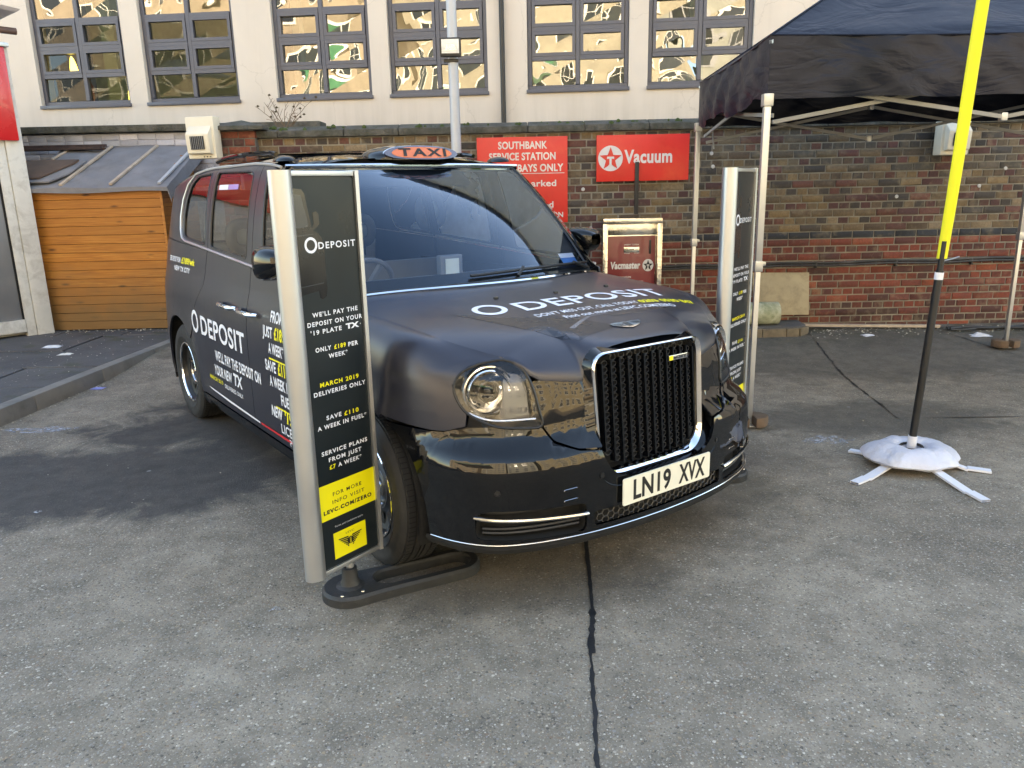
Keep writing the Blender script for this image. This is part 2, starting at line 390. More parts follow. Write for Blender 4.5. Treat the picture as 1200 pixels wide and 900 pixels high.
def wood_mat():
    m, nt, N, L = newmat('stained pine'); tc = N.new('ShaderNodeNewGeometry').outputs['Position']
    p = N.new('ShaderNodeBsdfPrincipled'); o = N.new('ShaderNodeOutputMaterial'); L.new(p.outputs[0], o.inputs[0])
    oi = N.new('ShaderNodeObjectInfo'); mp = nd(nt, 'ShaderNodeMapping'); mp.inputs['Scale'].default_value = (1.2, 1.2, 26); L.new(tc, mp.inputs[0])
    ad = N.new('ShaderNodeVectorMath'); ad.operation = 'ADD'; L.new(mp.outputs[0], ad.inputs[0])
    cb = N.new('ShaderNodeCombineXYZ'); L.new(mth(nt, 'MULTIPLY', oi.outputs['Random'], 40), cb.inputs[0]); L.new(cb.outputs[0], ad.inputs[1])
    g = noise(nt, ad.outputs[0], 2.4, 6, .6, .6); c = ramp(nt, g.outputs[0], [(.28, (.26, .085, .012)), (.5, (.43, .155, .022)), (.72, (.56, .25, .05))])
    c2 = mixc(nt, maprange(nt, oi.outputs['Random'], 0, 1, 0, .75), c.outputs[0], (.33, .12, .018))
    v = nd(nt, 'ShaderNodeTexVoronoi'); v.inputs['Scale'].default_value = 1; m2 = nd(nt, 'ShaderNodeMapping'); m2.inputs['Scale'].default_value = (2.6, 1, 9.5); L.new(tc, m2.inputs[0]); L.new(m2.outputs[0], v.inputs['Vector'])
    c3 = mixc(nt, maprange(nt, v.outputs['Distance'], .17, .06, 0, .95), c2, (.06, .02, .004))
    sx = N.new('ShaderNodeSeparateXYZ'); L.new(tc, sx.inputs[0]); dn = noise(nt, tc, 3, 5)
    low = mth(nt, 'MULTIPLY', maprange(nt, mth(nt, 'SUBTRACT', sx.outputs[2], mth(nt, 'MULTIPLY', dn.outputs[0], .7)), .55, -.1, 0, 1), .85, clamp=True)
    c4 = mixc(nt, low, c3, (.15, .09, .035)); L.new(c4, p.inputs['Base Color']); p.inputs['Roughness'].default_value = .55
    L.new(bump(nt, g.outputs[0], .25, .004), p.inputs['Normal']); return m
M_wood = wood_mat()

def ground_mat():
    m, nt, N, L = newmat('exposed aggregate concrete'); tc = N.new('ShaderNodeNewGeometry').outputs['Position']
    p = N.new('ShaderNodeBsdfPrincipled'); o = N.new('ShaderNodeOutputMaterial'); L.new(p.outputs[0], o.inputs[0])
    base = noise(nt, tc, 1.1, 8, .62, .3); mid = noise(nt, tc, 6.5, 6, .65)
    c = mixc(nt, maprange(nt, base.outputs[0], .32, .68), (.155, .130, .100), (.36, .305, .235))
    c = mixc(nt, maprange(nt, mid.outputs[0], .38, .66, 0, .7), c, (.115, .10, .08))
    # aggregate stones at two sizes
    hs = None
    for sc, w, gap in ((92, .72, .10), (180, .62, .10)):
        if not w: continue
        v = nd(nt, 'ShaderNodeTexVoronoi'); v.inputs['Scale'].default_value = sc; v.inputs['Randomness'].default_value = 1; L.new(tc, v.inputs['Vector'])
        sp = N.new('ShaderNodeSeparateColor'); L.new(v.outputs['Color'], sp.inputs[0])
        st = ramp(nt, sp.outputs[0], [(0, (.06, .055, .048)), (.08, (.14, .118, .095)), (.19, (.20, .172, .138)), (.42, (.26, .225, .18)), (.60, (.33, .285, .22)), (.70, (.34, .25, .16)), (.76, (.22, .14, .095)), (.81, (.27, .255, .235)), (.91, (.42, .37, .30)), (.965, (.62, .56, .47))], 'CONSTANT')
        keep = mth(nt, 'LESS_THAN', v.outputs['Distance'], mth(nt, 'MULTIPLY_ADD', sp.outputs[1], .50, .14))
        c = mixc(nt, mth(nt, 'MULTIPLY', keep, w), c, st.outputs[0])
        q = mth(nt, 'MULTIPLY', keep, mth(nt, 'SUBTRACT', .6, v.outputs['Distance']))
        hs = q if hs is None else mth(nt, 'ADD', hs, mth(nt, 'MULTIPLY', q, .5))
    # broad dark patches left of and under the taxi, and by the tent
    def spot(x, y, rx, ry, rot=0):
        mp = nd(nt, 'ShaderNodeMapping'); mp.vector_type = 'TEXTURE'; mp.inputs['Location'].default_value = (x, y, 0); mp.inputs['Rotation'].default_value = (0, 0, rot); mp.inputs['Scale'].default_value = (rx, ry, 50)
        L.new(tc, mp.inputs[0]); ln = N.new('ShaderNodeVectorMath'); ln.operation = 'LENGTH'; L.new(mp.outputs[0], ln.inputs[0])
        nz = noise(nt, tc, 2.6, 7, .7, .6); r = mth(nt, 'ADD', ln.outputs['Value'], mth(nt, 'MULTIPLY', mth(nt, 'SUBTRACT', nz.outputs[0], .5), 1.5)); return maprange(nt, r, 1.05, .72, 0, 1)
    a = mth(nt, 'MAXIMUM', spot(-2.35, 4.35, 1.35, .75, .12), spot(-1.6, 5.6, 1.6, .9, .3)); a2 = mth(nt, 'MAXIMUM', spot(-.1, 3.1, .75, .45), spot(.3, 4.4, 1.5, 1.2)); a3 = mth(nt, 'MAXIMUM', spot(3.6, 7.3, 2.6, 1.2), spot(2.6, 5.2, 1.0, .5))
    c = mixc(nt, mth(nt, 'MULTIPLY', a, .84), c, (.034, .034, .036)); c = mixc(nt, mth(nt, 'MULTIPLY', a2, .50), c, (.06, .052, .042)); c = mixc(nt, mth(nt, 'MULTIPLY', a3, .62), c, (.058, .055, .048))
    sp2 = noise(nt, tc, 1.9, 3, .5); c = mixc(nt, maprange(nt, sp2.outputs[0], .66, .74, 0, .5), c, (.035, .032, .030))
    # chewing gum and paint specks
    v = nd(nt, 'ShaderNodeTexVoronoi'); v.inputs['Scale'].default_value = 3.2; L.new(tc, v.inputs['Vector']); wob = noise(nt, tc, 40, 3)
    g = maprange(nt, mth(nt, 'ADD', v.outputs['Distance'], mth(nt, 'MULTIPLY', wob.outputs[0], .06)), .085, .07, 0, .7); sp = N.new('ShaderNodeSeparateColor'); L.new(v.outputs['Color'], sp.inputs[0])
    c = mixc(nt, mth(nt, 'MULTIPLY', g, mth(nt, 'GREATER_THAN', sp.outputs[0], .8)), c, (.27, .27, .27))
    sx = N.new('ShaderNodeSeparateXYZ'); L.new(tc, sx.inputs[0])
    mz = noise(nt, tc, 5, 5); moss = mth(nt, 'MULTIPLY', maprange(nt, sx.outputs[1], 7.2, 8.2), maprange(nt, mz.outputs[0], .45, .6, 0, .55)); c = mixc(nt, moss, c, (.035, .042, .018))
    L.new(c, p.inputs['Base Color']); L.new(maprange(nt, mid.outputs[0], .3, .7, .62, .85), p.inputs['Roughness']); p.inputs['Specular IOR Level'].default_value = .35
    b1 = bump(nt, hs, .55, .006); L.new(bump(nt, mid.outputs[0], .25, .01, b1), p.inputs['Normal']); return m
M_ground = ground_mat()
def pave_mat():
    m, nt, N, L = newmat('old asphalt paving'); tc = N.new('ShaderNodeNewGeometry').outputs['Position']
    p = N.new('ShaderNodeBsdfPrincipled'); o = N.new('ShaderNodeOutputMaterial'); L.new(p.outputs[0], o.inputs[0])
    a = noise(nt, tc, 2.1, 7, .65, .4); b = noise(nt, tc, 60, 4, .7); g = noise(nt, tc, 3.3, 6, .6)
    c = mixc(nt, maprange(nt, a.outputs[0], .3, .7), (.052, .052, .056), (.095, .093, .095)); c = mixc(nt, maprange(nt, b.outputs[0], .4, .7, 0, .4), c, (.13, .125, .12))
    c = mixc(nt, maprange(nt, g.outputs[0], .55, .66, 0, .6), c, (.045, .055, .025)); L.new(c, p.inputs['Base Color']); p.inputs['Roughness'].default_value = .9
    L.new(bump(nt, b.outputs[0], .5, .004), p.inputs['Normal']); return m
M_pave = pave_mat()
# ------------------------------------------------------------------ the taxi: charts in car space (X = car's right, Y = forward, Z = up)
# ---- taxi body charts: plan outline (half), inset profiles ----
_PL=np.array([(.937,-3.0),(.937,-2.6),(.938,-2.0),(.938,-1.2),(.937,-.6),(.935,0),(.93,.25),(.905,.45),(.855,.60),(.765,.725),(.64,.80),(.48,.852),(.32,.882),(.16,.897),(0,.902)])
_PR=np.array([(0,-3.955),(.3,-3.94),(.6,-3.89),(.78,-3.80),(.875,-3.64),(.915,-3.4),(.932,-3.2)])
_PA=np.vstack([_PR,_PL])
def _spline(P,n=24):
    out=[]
    for i in range(len(P)-1):
        p0=P[max(i-1,0)];p1=P[i];p2=P[i+1];p3=P[min(i+2,len(P)-1)]
        for k in range(n):
            t=k/n;out.append(.5*((2*p1)+(-p0+p2)*t+(2*p0-5*p1+4*p2-p3)*t*t+(-p0+3*p1-3*p2+p3)*t**3))
    out.append(P[-1]);return np.array(out)
_PD=_spline(_PA)
_SL=np.concatenate([[0],np.cumsum(np.hypot(*np.diff(_PD,axis=0).T))])
_i0=np.argmin(np.abs(_PD[:,1])+(_PD[:,0]<.5)*9)
_SL=_SL-_SL[_i0]
SMAX=_SL[-1];SMIN=_SL[0]
def plan(s):
    s=np.asarray(s,float)
    x=np.interp(s,_SL,_PD[:,0]);y=np.interp(s,_SL,_PD[:,1])
    e=.03
    a=np.clip(s+e,SMIN,SMAX);b=np.clip(s-e,SMIN,SMAX)
    tx=np.interp(a,_SL,_PD[:,0])-np.interp(b,_SL,_PD[:,0]);ty=np.interp(a,_SL,_PD[:,1])-np.interp(b,_SL,_PD[:,1])
    l=np.hypot(tx,ty);return x,y,ty/l,-tx/l   # outward normal (side: +x, front: +y)
def ss(a,b,x): t=np.clip((x-a)/(b-a),0,1);return t*t*(3-2*t)
_side=np.array([(.0,.09),(.17,.075),(.21,.035),(.27,.012),(.36,.0),(.6,-.002),(.8,.0),(.93,.006),(1.02,.022),(1.10,.045),(1.18,.058),(1.25,.07),(1.30,.078),(1.4,.093),(1.5,.110),(1.6,.132),(1.7,.160),(1.76,.186),(1.80,.215),(1.835,.27),(1.85,.34)])
_front=np.array([(.0,.08),(.17,.055),(.20,.02),(.24,.006),(.3,.0),(.45,-.004),(.58,.0),(.635,.010),(.665,.035),(.685,.075),(.72,.090),(.80,.10),(.88,.115),(.94,.14),(.98,.175),(1.01,.22),(1.03,.28)])
_rear=np.array([(.0,.09),(.2,.04),(.3,.0),(.6,.0),(.8,.02),(1.0,.04),(1.25,.08),(1.5,.17),(1.7,.28),(1.78,.34),(1.85,.45)])
def _prof(T,v): return np.interp(v,T[:,0],T[:,1])
def _sprof(T,v):
    e=.012;return (_prof(T,v-e)+2*_prof(T,v)+_prof(T,v+e))/4
def wall(s,z,side=-1,off=0.):
    s=np.asarray(s,float);z=np.asarray(z,float)
    x,y,nx,ny=plan(s)
    wf=ss(.25,.75,s);wr=ss(-3.3,-3.9,s)
    # fender arch: lower body front fender rolls softly above z ~.95
    ins=_sprof(_side,z)*(1-wf)*(1-wr)+_sprof(_front,z)*wf+_sprof(_rear,z)*wr
    # wheel-arch flare
    for yc in (0.,-2.985):
        r=np.hypot(s-yc,z-.36);ins=ins-.012*np.exp(-((r-.41)/.06)**2)
    ins=ins-off
    return np.stack([side*(x-nx*ins),y-ny*ins,z+0*s],-1)
def W(s, v, off=0.):
    """body chart; s runs from the rear centre along the car's right side, round the nose and back along the left side"""
    s = np.asarray(s, float); v = np.asarray(v, float); s, v = np.broadcast_arrays(s, v)
    far = s > SMAX; rear = s < SMIN
    sl_ = np.where(far, 2 * SMAX - s, np.where(rear, 2 * SMIN - s, s))
    P = wall(sl_, v, 1, off); P[..., 0] = np.where(far | rear, -P[..., 0], P[..., 0]); return P
MIR = 2 * SMAX
def mirror_poly(P): return [(MIR - p[0], *p[1:]) for p in P][::-1]

taxi = empty('taxi', (.1, 3.745, 0), R(36.3 + 180))
tag(taxi, 'black taxi in a satin wrap with white DEPOSIT lettering on bonnet and doors', 'taxi')
def B(s): return 1.168 + (-s - .5) * .0575          # belt line height
def VE(s): return float(np.interp(-s, [1.08, 1.3, 1.6, 2.45, 2.7, 2.95, 3.2, 3.45], [1.757, 1.785, 1.80, 1.80, 1.79, 1.755, 1.71, 1.66]))
def arc(cx, cz, r, a0, a1, n=14): return [(cx + r * math.cos(R(a0 + (a1 - a0) * k / n)), cz + r * math.sin(R(a0 + (a1 - a0) * k / n))) for k in range(n + 1)]
AR = .415
HL = smooth_closed([(.571, .904), (.592, .95), (.66, .978), (.75, .987), (.847, .989), (.925, .968), (.966, .904), (.99, .806), (.998, .742), (.902, .741), (.754, .757), (.64, .799), (.588, .853)], 4)
# --- fender: side chart up to .95, then lofted over to the bonnet shut line
SH = np.array([(.815, -.42, 1.140), (.822, -.15, 1.118), (.810, .10, 1.100), (.785, .27, 1.082), (.735, .41, 1.052), (.668, .515, 1.023), (.604, .600, .998)])
SHD = _spline(SH, 12); SHL = np.concatenate([[0], np.cumsum(np.linalg.norm(np.diff(SHD, axis=0), axis=1))]); SHL /= SHL[-1]
def shut(t): return np.stack([np.interp(t, SHL, SHD[:, k]) for k in range(3)], -1)
def fender_top(s, w, off=0.):
    """w 0 at the chart, 1 at the shut line"""
    s = np.atleast_1d(np.asarray(s, float)); w = np.atleast_1d(np.asarray(w, float))
    v0 = .95 + .045 * ss(.45, .60, s); P0 = W(s, v0); T0 = (W(s, v0) - W(s, v0 - .02)) / .02
    t = np.clip((s + .43) / (.847 + .43), 0, 1); P3 = shut(t); d = np.linalg.norm(P3 - P0, axis=-1, keepdims=True)
    c = np.stack([0 * s, 0 * s + .1 * t, 0 * s], -1); kk = (1 - .9 * ss(.38, .60, s))[:, None]; P1 = P0 + T0 * d * .42 * kk + (P3 - P0) * .33 * (1 - kk); inw = P0 - P3; inw[:, 2] = -.12 * np.abs(inw[:, 0]); nn = np.linalg.norm(inw, axis=-1, keepdims=True) + 1e-6
    P2 = (P3 + inw / nn * d * .42 + np.array([0, 0, 1.]) * d * .05) * kk + (P3 + (P0 - P3) * .33) * (1 - kk)
    w = w[:, None]; return P0 * (1 - w) ** 3 + 3 * P1 * w * (1 - w) ** 2 + 3 * P2 * w * w * (1 - w) + P3 * w ** 3

def body_side(mir):
    mp = mirror_poly if mir else (lambda P: P)
    ms = (lambda s: MIR - s) if mir else (lambda s: s)
    # doors and quarter, lower
    G = .0025
    fdoor = [(-1.44, .30), (-.455, .30), (-.455, B(-.455)), (-1.44, B(-1.44))]
    rear_arc = arc(-2.985, .365, AR + .03, 0, 62, 10)
    rdoor = [(-2.53, .30), (-1.447, .30), (-1.447, B(-1.44)), (-2.31, B(-2.31)), (-2.40, 1.0)] + [p for p in reversed(rear_arc) if p[0] > -2.8][0:] 
    rdoor = [(-1.447, .30), (-1.447, B(-1.44)), (-2.31, B(-2.31)), (-2.345, 1.05), (-2.56, .86)] + arc(-2.985, .365, AR + .03, 42, 0, 8) + [(-2.54, .30)]
    rq = [(-2.317, B(-2.317)), (-3.60, B(-3.0) + .01), (-3.60, .28), (-3.42, .28)] + arc(-2.985, .365, AR, 192, 44, 22) + [(-2.566, .86), (-2.352, 1.05)]
    fen_low = [(-.448, .30), (-.43, .30)] + arc(0, .365, AR, 188, 62, 22) + [(.20, .748), (.30, .742), (.478, .728), (.535, .728), (.63, .75), (.635, .797), (.582, .853), (.563, .904), (.545, .862), (.50, .80), (-.448, .80)]
    doors = []
    for nm, P in (('front_door', fdoor), ('rear_door', rdoor)):
        d = chart_part('door', mp(fillet(P, .012, 3)), [], W, M_wrap, taxi); doors.append(d)
    chart_part('rear_quarter_panel', mp(fillet(rq, .006, 2)), [], W, M_wrap, taxi)
    f = chart_part('front_wing', mp(fen_low), [], W, M_wrap, taxi)
    # lofted upper wing
    g = MB(); S = np.concatenate([np.linspace(-.448, .48, 30), np.linspace(.50, .847, 32)]); Ws = np.linspace(0, 1, 12)
    def vs(s_): return float(np.interp(s_, [.50, .545, .563, .587, .615, .66, .75, .847], [.80, .862, .906, .952, .972, .984, .993, .994]))
    rows = []
    for s_ in S:
        v0 = .95 + .045 * float(ss(.45, .60, s_)); low = [tuple(W(s_, v_)) for v_ in np.linspace(vs(s_), v0, 9)[:-1]]
        rows.append(low + [tuple(p) for p in fender_top(np.full(12, s_), Ws)])
    rows = [r + [(r[-1][0], r[-1][1], r[-1][2] - .02)] for r in rows]
    if mir: rows = [[(-p[0], p[1], p[2]) for p in r] for r in rows]
    g.grid(rows); g.build('wing_top', M_wrap, f, smooth=True, sharp=50)
    # sills
    chart_part('sill', mp([(-2.56, .205), (-.44, .205), (-.44, .29), (-2.555, .29)]), [], W, M_gloss, taxi, off=.004)
    # window frames and panes
    q = [(-2.893, 1.355), (-2.90, 1.47), (-2.872, 1.60), (-2.81, 1.695), (-2.70, 1.75), (-2.39, 1.762), (-2.372, 1.31), (-2.84, 1.337)]
    r = [(-2.262, 1.762), (-1.60, 1.752), (-1.545, 1.72), (-1.535, 1.262), (-2.245, 1.30)]
    fr = [(-1.325, 1.742), (-1.20, 1.738), (-1.10, 1.70), (-.64, 1.245), (-.66, 1.222), (-1.262, 1.24)]
    tops = lambda a, b, n: [(a + (b - a) * k / n, VE(a + (b - a) * k / n) - .012) for k in range(n + 1)]
    fq = [(-2.313, B(-2.313) + .004), (-2.313, VE(-2.313) - .012)] + tops(-2.4, -3.45, 8) + [(-3.60, 1.60), (-3.60, B(-3.0) + .014)]
    frr = [(-1.447, B(-1.447) + .004), (-1.447, VE(-1.447) - .012)] + tops(-1.6, -2.307, 4) + [(-2.307, B(-2.307) + .004)]
    ff = [(-.50, B(-.5) + .004)] + [(-.50 - .66 * t, 1.175 + .565 * t) for t in (.05, .3, .6, .9, 1.0)] + [(-1.30, VE(-1.30) - .012), (-1.44, VE(-1.44) - .012), (-1.44, B(-1.44) + .004)]
    for P, h, par, nm in ((ff, fr, doors[0], 'f'), (frr, r, doors[1], 'r'), (fq, q, taxi, 'q')):
        H = fillet(h, .035, 5)
        fo = chart_part('window_frame', mp(fillet(P, .006, 2)), [mp(H)], W, M_wrap if nm != 'q' else M_wrap, par)
        chart_part('side_window', mp(H), [], W, M_glass, par, off=-.008, flange=False)
        inner = [(x, y) for x, y in H]
        # rubber seal
        n = 80; Hd = dens(H, .05); A = np.array(Hd); Q = W(np.array([ms(a) for a in A[:, 0]]), A[:, 1], -.003)
        MB().tube([tuple(x) for x in Q], .007, 6, closed=True).build('window_seal', M_black, fo, smooth=True)
    # chrome waist line running up round the rear glass and along the roof edge
    cs = [(s_, B(s_) + .012) for s_ in np.linspace(-.5, -2.85, 24)] + [(-2.93, 1.335), (-2.965, 1.39), (-2.975, 1.48), (-2.95, 1.60), (-2.885, 1.70), (-2.78, 1.765), (-2.6, 1.785)] + [(s_, VE(s_) - .006) for s_ in np.linspace(-2.4, -1.15, 12)]
    A = np.array(cs); Q = W(np.array([ms(a) for a in A[:, 0]]), A[:, 1], .004)
    MB().tube([tuple(x) for x in Q], .0085, 6).build('chrome_waistline', M_trimline, taxi, smooth=True)
    # door handles
    for k, (a, b, d) in enumerate(((-1.905, -1.60, 1), (-1.555, -1.235, 0))):
        hb = MB(); pts = []
        for t in np.linspace(0, 1, 9):
            s_ = a + (b - a) * t; v_ = .985 - .004 * t; o_ = .012 + .035 * math.sin(math.pi * min(max(t, .0), 1)) ** .35
            pts.append(tuple(W(ms(s_), v_, o_)))
        hb.tube(pts, .0135, 8, rr=[.010] + [.0145] * 7 + [.010]); hb.build('door_handle', M_chrome, doors[d], smooth=True)
    return doors
doors_r = body_side(False); doors_l = body_side(True)

# --- bonnet
def bez(P0, P1, P2, P3, w): return P0 * (1 - w) ** 3 + 3 * P1 * w * (1 - w) ** 2 + 3 * P2 * w * w * (1 - w) + P3 * w ** 3
_FU = [0, .10, .20, .28, .335, .39, .455, .53, .63, .76, .88, 1.0]
_FP = [(0, .774, 1.022), (.10, .772, 1.021), (.20, .769, 1.013), (.265, .766, .997), (.305, .763, .970), (.325, .760, .935), (.334, .758, .893), tuple(W(1.19, .890, .0)), tuple(W(1.12, .898)), tuple(W(1.04, .907)), tuple(W(.975, .918)), (.604, .600, .998)]
_FP[-2] = tuple(W(.962, .935)); _FP[-3] = tuple(W(1.01, .912))
def front_edge(u): return np.array([np.interp(u, _FU, [p[k] for p in _FP]) for k in range(3)])
_ZY = [-.45, -.22, 0, .30, .55, .68, .756, .80]; _ZC = [1.190, 1.172, 1.153, 1.122, 1.088, 1.058, 1.031, 1.010]
def bonnet_h(x, y):
    zc = float(np.interp(y, _ZY, _ZC)) + .0; xe = float(np.interp(y, SHD[:, 1], SHD[:, 0])); ze = float(np.interp(y, SHD[:, 1], SHD[:, 2])) - max(0, y - .60) * .35
    return ze + (zc - ze) * (1 - min(1, abs(x) / xe) ** 3.2)
def bonnet_pt(u, w):
    sg = 1 if u >= 0 else -1; a = abs(u); P0 = np.array([.815 * a, -.155 - .265 * a ** 2.2]); P3 = front_edge(a); sh = shut(w); s0 = shut(0); s1 = shut(1.0)
    q = P0 * (1 - w) + P3[:2] * w + (sh[:2] - (s0[:2] * (1 - w) + s1[:2] * w)) * a ** 3
    L = P3[1] - P0[1]; de = bonnet_h(P3[0], P3[1]) - P3[2]; rho = min(.6 * L, .05 + 1.7 * abs(de)); tau = max(0, (w - 1 + rho / L) / (rho / L)); z = bonnet_h(q[0], q[1]) - de * (1 - math.sqrt(max(0, 1 - tau ** 2.3)))
    return np.array([q[0] * sg, q[1], z])
bw = MB(); us = np.concatenate([np.linspace(-1, -.55, 16), np.linspace(-.52, .52, 45), np.linspace(.55, 1, 16)]); ws = np.concatenate([np.linspace(0, .6, 20), 1 - .385 * (1 - np.sin(np.linspace(0.02, 1, 34) * math.pi / 2))])
rows = []
for u in us:
    r = [tuple(bonnet_pt(u, w)) for w in ws]; l = r[-1]; r.append((l[0], l[1] - .02, l[2] - .004)); r = [(r[0][0], r[0][1] - .005, r[0][2] - .02)] + r; rows.append(r)
rows = [[(p[0], p[1], p[2] - .02) for p in rows[0]]] + rows + [[(p[0], p[1], p[2] - .02) for p in rows[-1]]]
bw.grid(rows); bonnet = bw.build('bonnet', M_wrap, taxi, smooth=True, sharp=38)
def bvh_of(o): me = o.data; return BVHTree.FromPolygons([v.co for v in me.vertices], [tuple(p.vertices) for p in me.polygons])
bonnet_bvh = bvh_of(bonnet)
def on_bonnet(lift=.0015):
    def f(u, v):                      # u to the reader's right, v up the page (towards the windscreen)
        out = []
        for a, b in zip(u, v):
            h = bonnet_bvh.ray_cast(Vector((-a, b, 2)), Vector((0, 0, -1)))
            out.append((h[0] + h[1] * math.copysign(lift, h[1].z)) if h[0] else Vector((-a, b, 1.1)))
        return out
    return f

# --- front: lamp, gloss panel, bumper
M_lamphouse = pm('lamp housing', (.20, .20, .21), .28, .7, .1, 5)
M_lamptrim = pm('lamp trim', (.10, .10, .11), .3, .3, .1, 5)
def front_half(mir):
    mp = mirror_poly if mir else (lambda P: P); ms = (lambda s: MIR - s) if mir else (lambda s: s); sg = -1 if mir else 1
    pan = [(.970, .912), (1.04, .912), (1.12, .903), (1.19, .896), (1.236, .893), (1.236, .642), (1.132, .652), (1.045, .683), (1.008, .735), (.998, .806)]
    chart_part('gloss_panel', mp(fillet(pan, .008, 2)), [], W, M_gloss, taxi, off=-.003)
    hl = chart_part('headlight', mp(HL), [], W, M_lamphouse, taxi, off=-.105, thick=-.104, step=.03)
    lens = chart_part('lens', mp(HL), [], W, M_clear, hl, off=-.004, flange=False, step=.02)
    A = np.array(HL); Q = W(np.array([ms(a) for a in A[:, 0]]), A[:, 1], -.002)
    MB().tube([tuple(x) for x in Q], .0055, 6, closed=True).build('lamp_seal', M_black, hl, smooth=True)
    # reflector bowl, ring and projector lens, aimed forward
    for (s_, v_, r_, dz) in ((.725, .873, .080, 0),):
        c = W(ms(s_), v_, -.045); ax = Vector((sg * .30, .95, .0)).normalized(); q = ax.to_track_quat('Z', 'Y').to_matrix().to_4x4(); q.translation = Vector(c)
        MB().lathe([(r_ * .45, -.05), (r_ * .62, -.03), (r_ * .9, -.005), (r_, .012), (r_ * 1.05, .016), (r_ * 1.10, .010), (r_ * 1.12, -.02)], 40, q).build('reflector', M_chrome, hl, smooth=True)
        MB().lathe([(0, .022), (r_ * .22, .018), (r_ * .38, .006), (r_ * .44, -.012)], 28, q).build('projector', M_gloss, hl, smooth=True)
        MB().lathe([(r_ * .46, -.02), (r_ * .48, .012), (r_ * .56, .014), (r_ * .60, -.01)], 32, q).build('projector_ring', M_satinchrome, hl, smooth=True)
        MB().lathe([(r_ * 1.16, -.02), (r_ * 1.20, .004), (r_ * 1.27, .002), (r_ * 1.30, -.03)], 40, q).build('outer_ring', M_satinchrome, hl, smooth=True)
    # inner trim plate of the lamp: light bar and dark block
    tp = [(.845, .94), (.925, .93), (.955, .85), (.965, .765), (.86, .762), (.80, .775), (.83, .85)]
    chart_part('lamp_trim', mp(fillet(tp, .01, 3)), [], W, M_lamptrim, hl, off=-.05, step=.03)
    bar = [(.60, .790), (.75, .752), (.98, .748)]
    Q = W(np.array([ms(a) for a, _ in bar]), np.array([b + .018 for _, b in bar]), -.02); MB().tube([tuple(x) for x in _spline(Q, 6)], .006, 6).build('light_bar', M_satinchrome, hl, smooth=True)
    # fog intake
    fi = [(.70, .330), (1.15, .318), (1.15, .437), (.76, .448), (.70, .43)]
    fg = chart_part('fog_intake', mp(fillet(fi, .03, 5)), [], W, M_under, taxi, off=-.06, thick=-.058, step=.04)
    for v0 in (.345, .362, .43):
        Q = W(np.array([ms(a) for a in np.linspace(.72, 1.13, 12)]), np.full(12, v0), -.03); MB().tube([tuple(x) for x in Q], .006, 6).build('louvre', M_black, fg, smooth=True)
    Q = W(np.array([ms(a) for a in np.linspace(.697, 1.155, 16)]), np.linspace(.418, .392, 16), .004)
    MB().tube([tuple(x) for x in Q], .008, 8, rr=[.005] + [.0085] * 14 + [.007]).build('chrome_blade', M_satinchrome, fg, smooth=True)
    # parking sensors and tow-eye cover marks
    for s_, v_ in ((.79, .52), (1.22, .535)):
        c = Vector(W(ms(s_), v_, .0015)); n_ = (Vector(W(ms(s_), v_, .02)) - c).normalized(); q = n_.to_track_quat('Z', 'Y').to_matrix().to_4x4(); q.translation = c
        MB().lathe([(0, .001), (.009, .001), (.0095, -.002), (.0115, -.002), (.012, .0005)], 20, q).build('parking_sensor', M_black, taxi, smooth=True)
    for v_ in (.505, .462):
        Q = W(np.array([ms(a) for a in (1.05, 1.052, 1.105, 1.107)]), np.array([v_ - .004, v_, v_ + .004, v_]), .002); MB().tube([tuple(x) for x in Q], .0011, 4).build('cover_seam', M_satinchrome, taxi)
    return hl
front_half(False); front_half(True)
half_top = [(.18, .735), (.30, .735), (.478, .723), (.535, .724), (.640, .750), (.648, .792), (.70, .774), (.756, .754), (.864, .738), (.998, .735), (1.038, .676), (1.132, .645), (1.226, .634), (1.238, .60), (1.262, .556), (1.30, .526), (1.36, .506), (1.42, .499), (1.50, .496)]
half_low = [(.49, .305), (.477, .40), (.448, .535), (.395, .63), (.32, .70), (.24, .735)]
half_low = arc(0, .365, AR + .055, -7, 48, 10)
half_low = [(.485, .31), (.482, .36), (.474, .43), (.452, .51), (.418, .585), (.365, .655), (.30, .70), (.22, .728)]
outer = half_low + half_top[2:] + [(MIR - a, b) for a, b in reversed(half_top[2:])] + [(MIR - a, b) for a, b in reversed(half_low)]
hole_f = fillet([(.70, .330), (1.15, .318), (1.15, .437), (.76, .448), (.70, .43)], .03, 5)
mesh_hole = fillet([(1.185, .330), (MIR - 1.185, .330), (MIR - 1.185, .392), (1.185, .392)], .012, 3)
bumper = chart_part('bumper', outer, [hole_f, mirror_poly(hole_f), mesh_hole], W, M_gloss, taxi, step=.035)
mi = chart_part('lower_intake', mesh_hole, [], W, M_under, taxi, off=-.04, thick=-.038, step=.05)
hx = MB()                                          # honeycomb of the lower intake
def hexring(cx, cz, r, fn, th):
    pts = [fn(cx + r * math.cos(R(60 * k)), cz + r * math.sin(R(60 * k))) for k in range(6)]
    hx.tube(pts, th, 4, closed=True)
for i in range(-13, 14):
    for j in range(3):
        cx_ = SMAX + i * .0265; cz_ = .343 + j * .0305 - .004 + (i % 2) * .0152
        if cz_ > .385: continue
        hexring(cx_, cz_, .0165, lambda a, b: tuple(W(a, b, -.012)), .0022)
tag(hx.build('honeycomb', pm('intake mesh', (.035, .035, .035), .4), mi), kind='stuff')
lipS = np.linspace(.49, MIR - .49, 60)
MB().tube([tuple(x) for x in W(lipS, np.full(60, .306), .002)], .0030, 6).build('chrome_lip', M_satinchrome, bumper, smooth=True)
spl = MB()                                         # black air dam under the lip
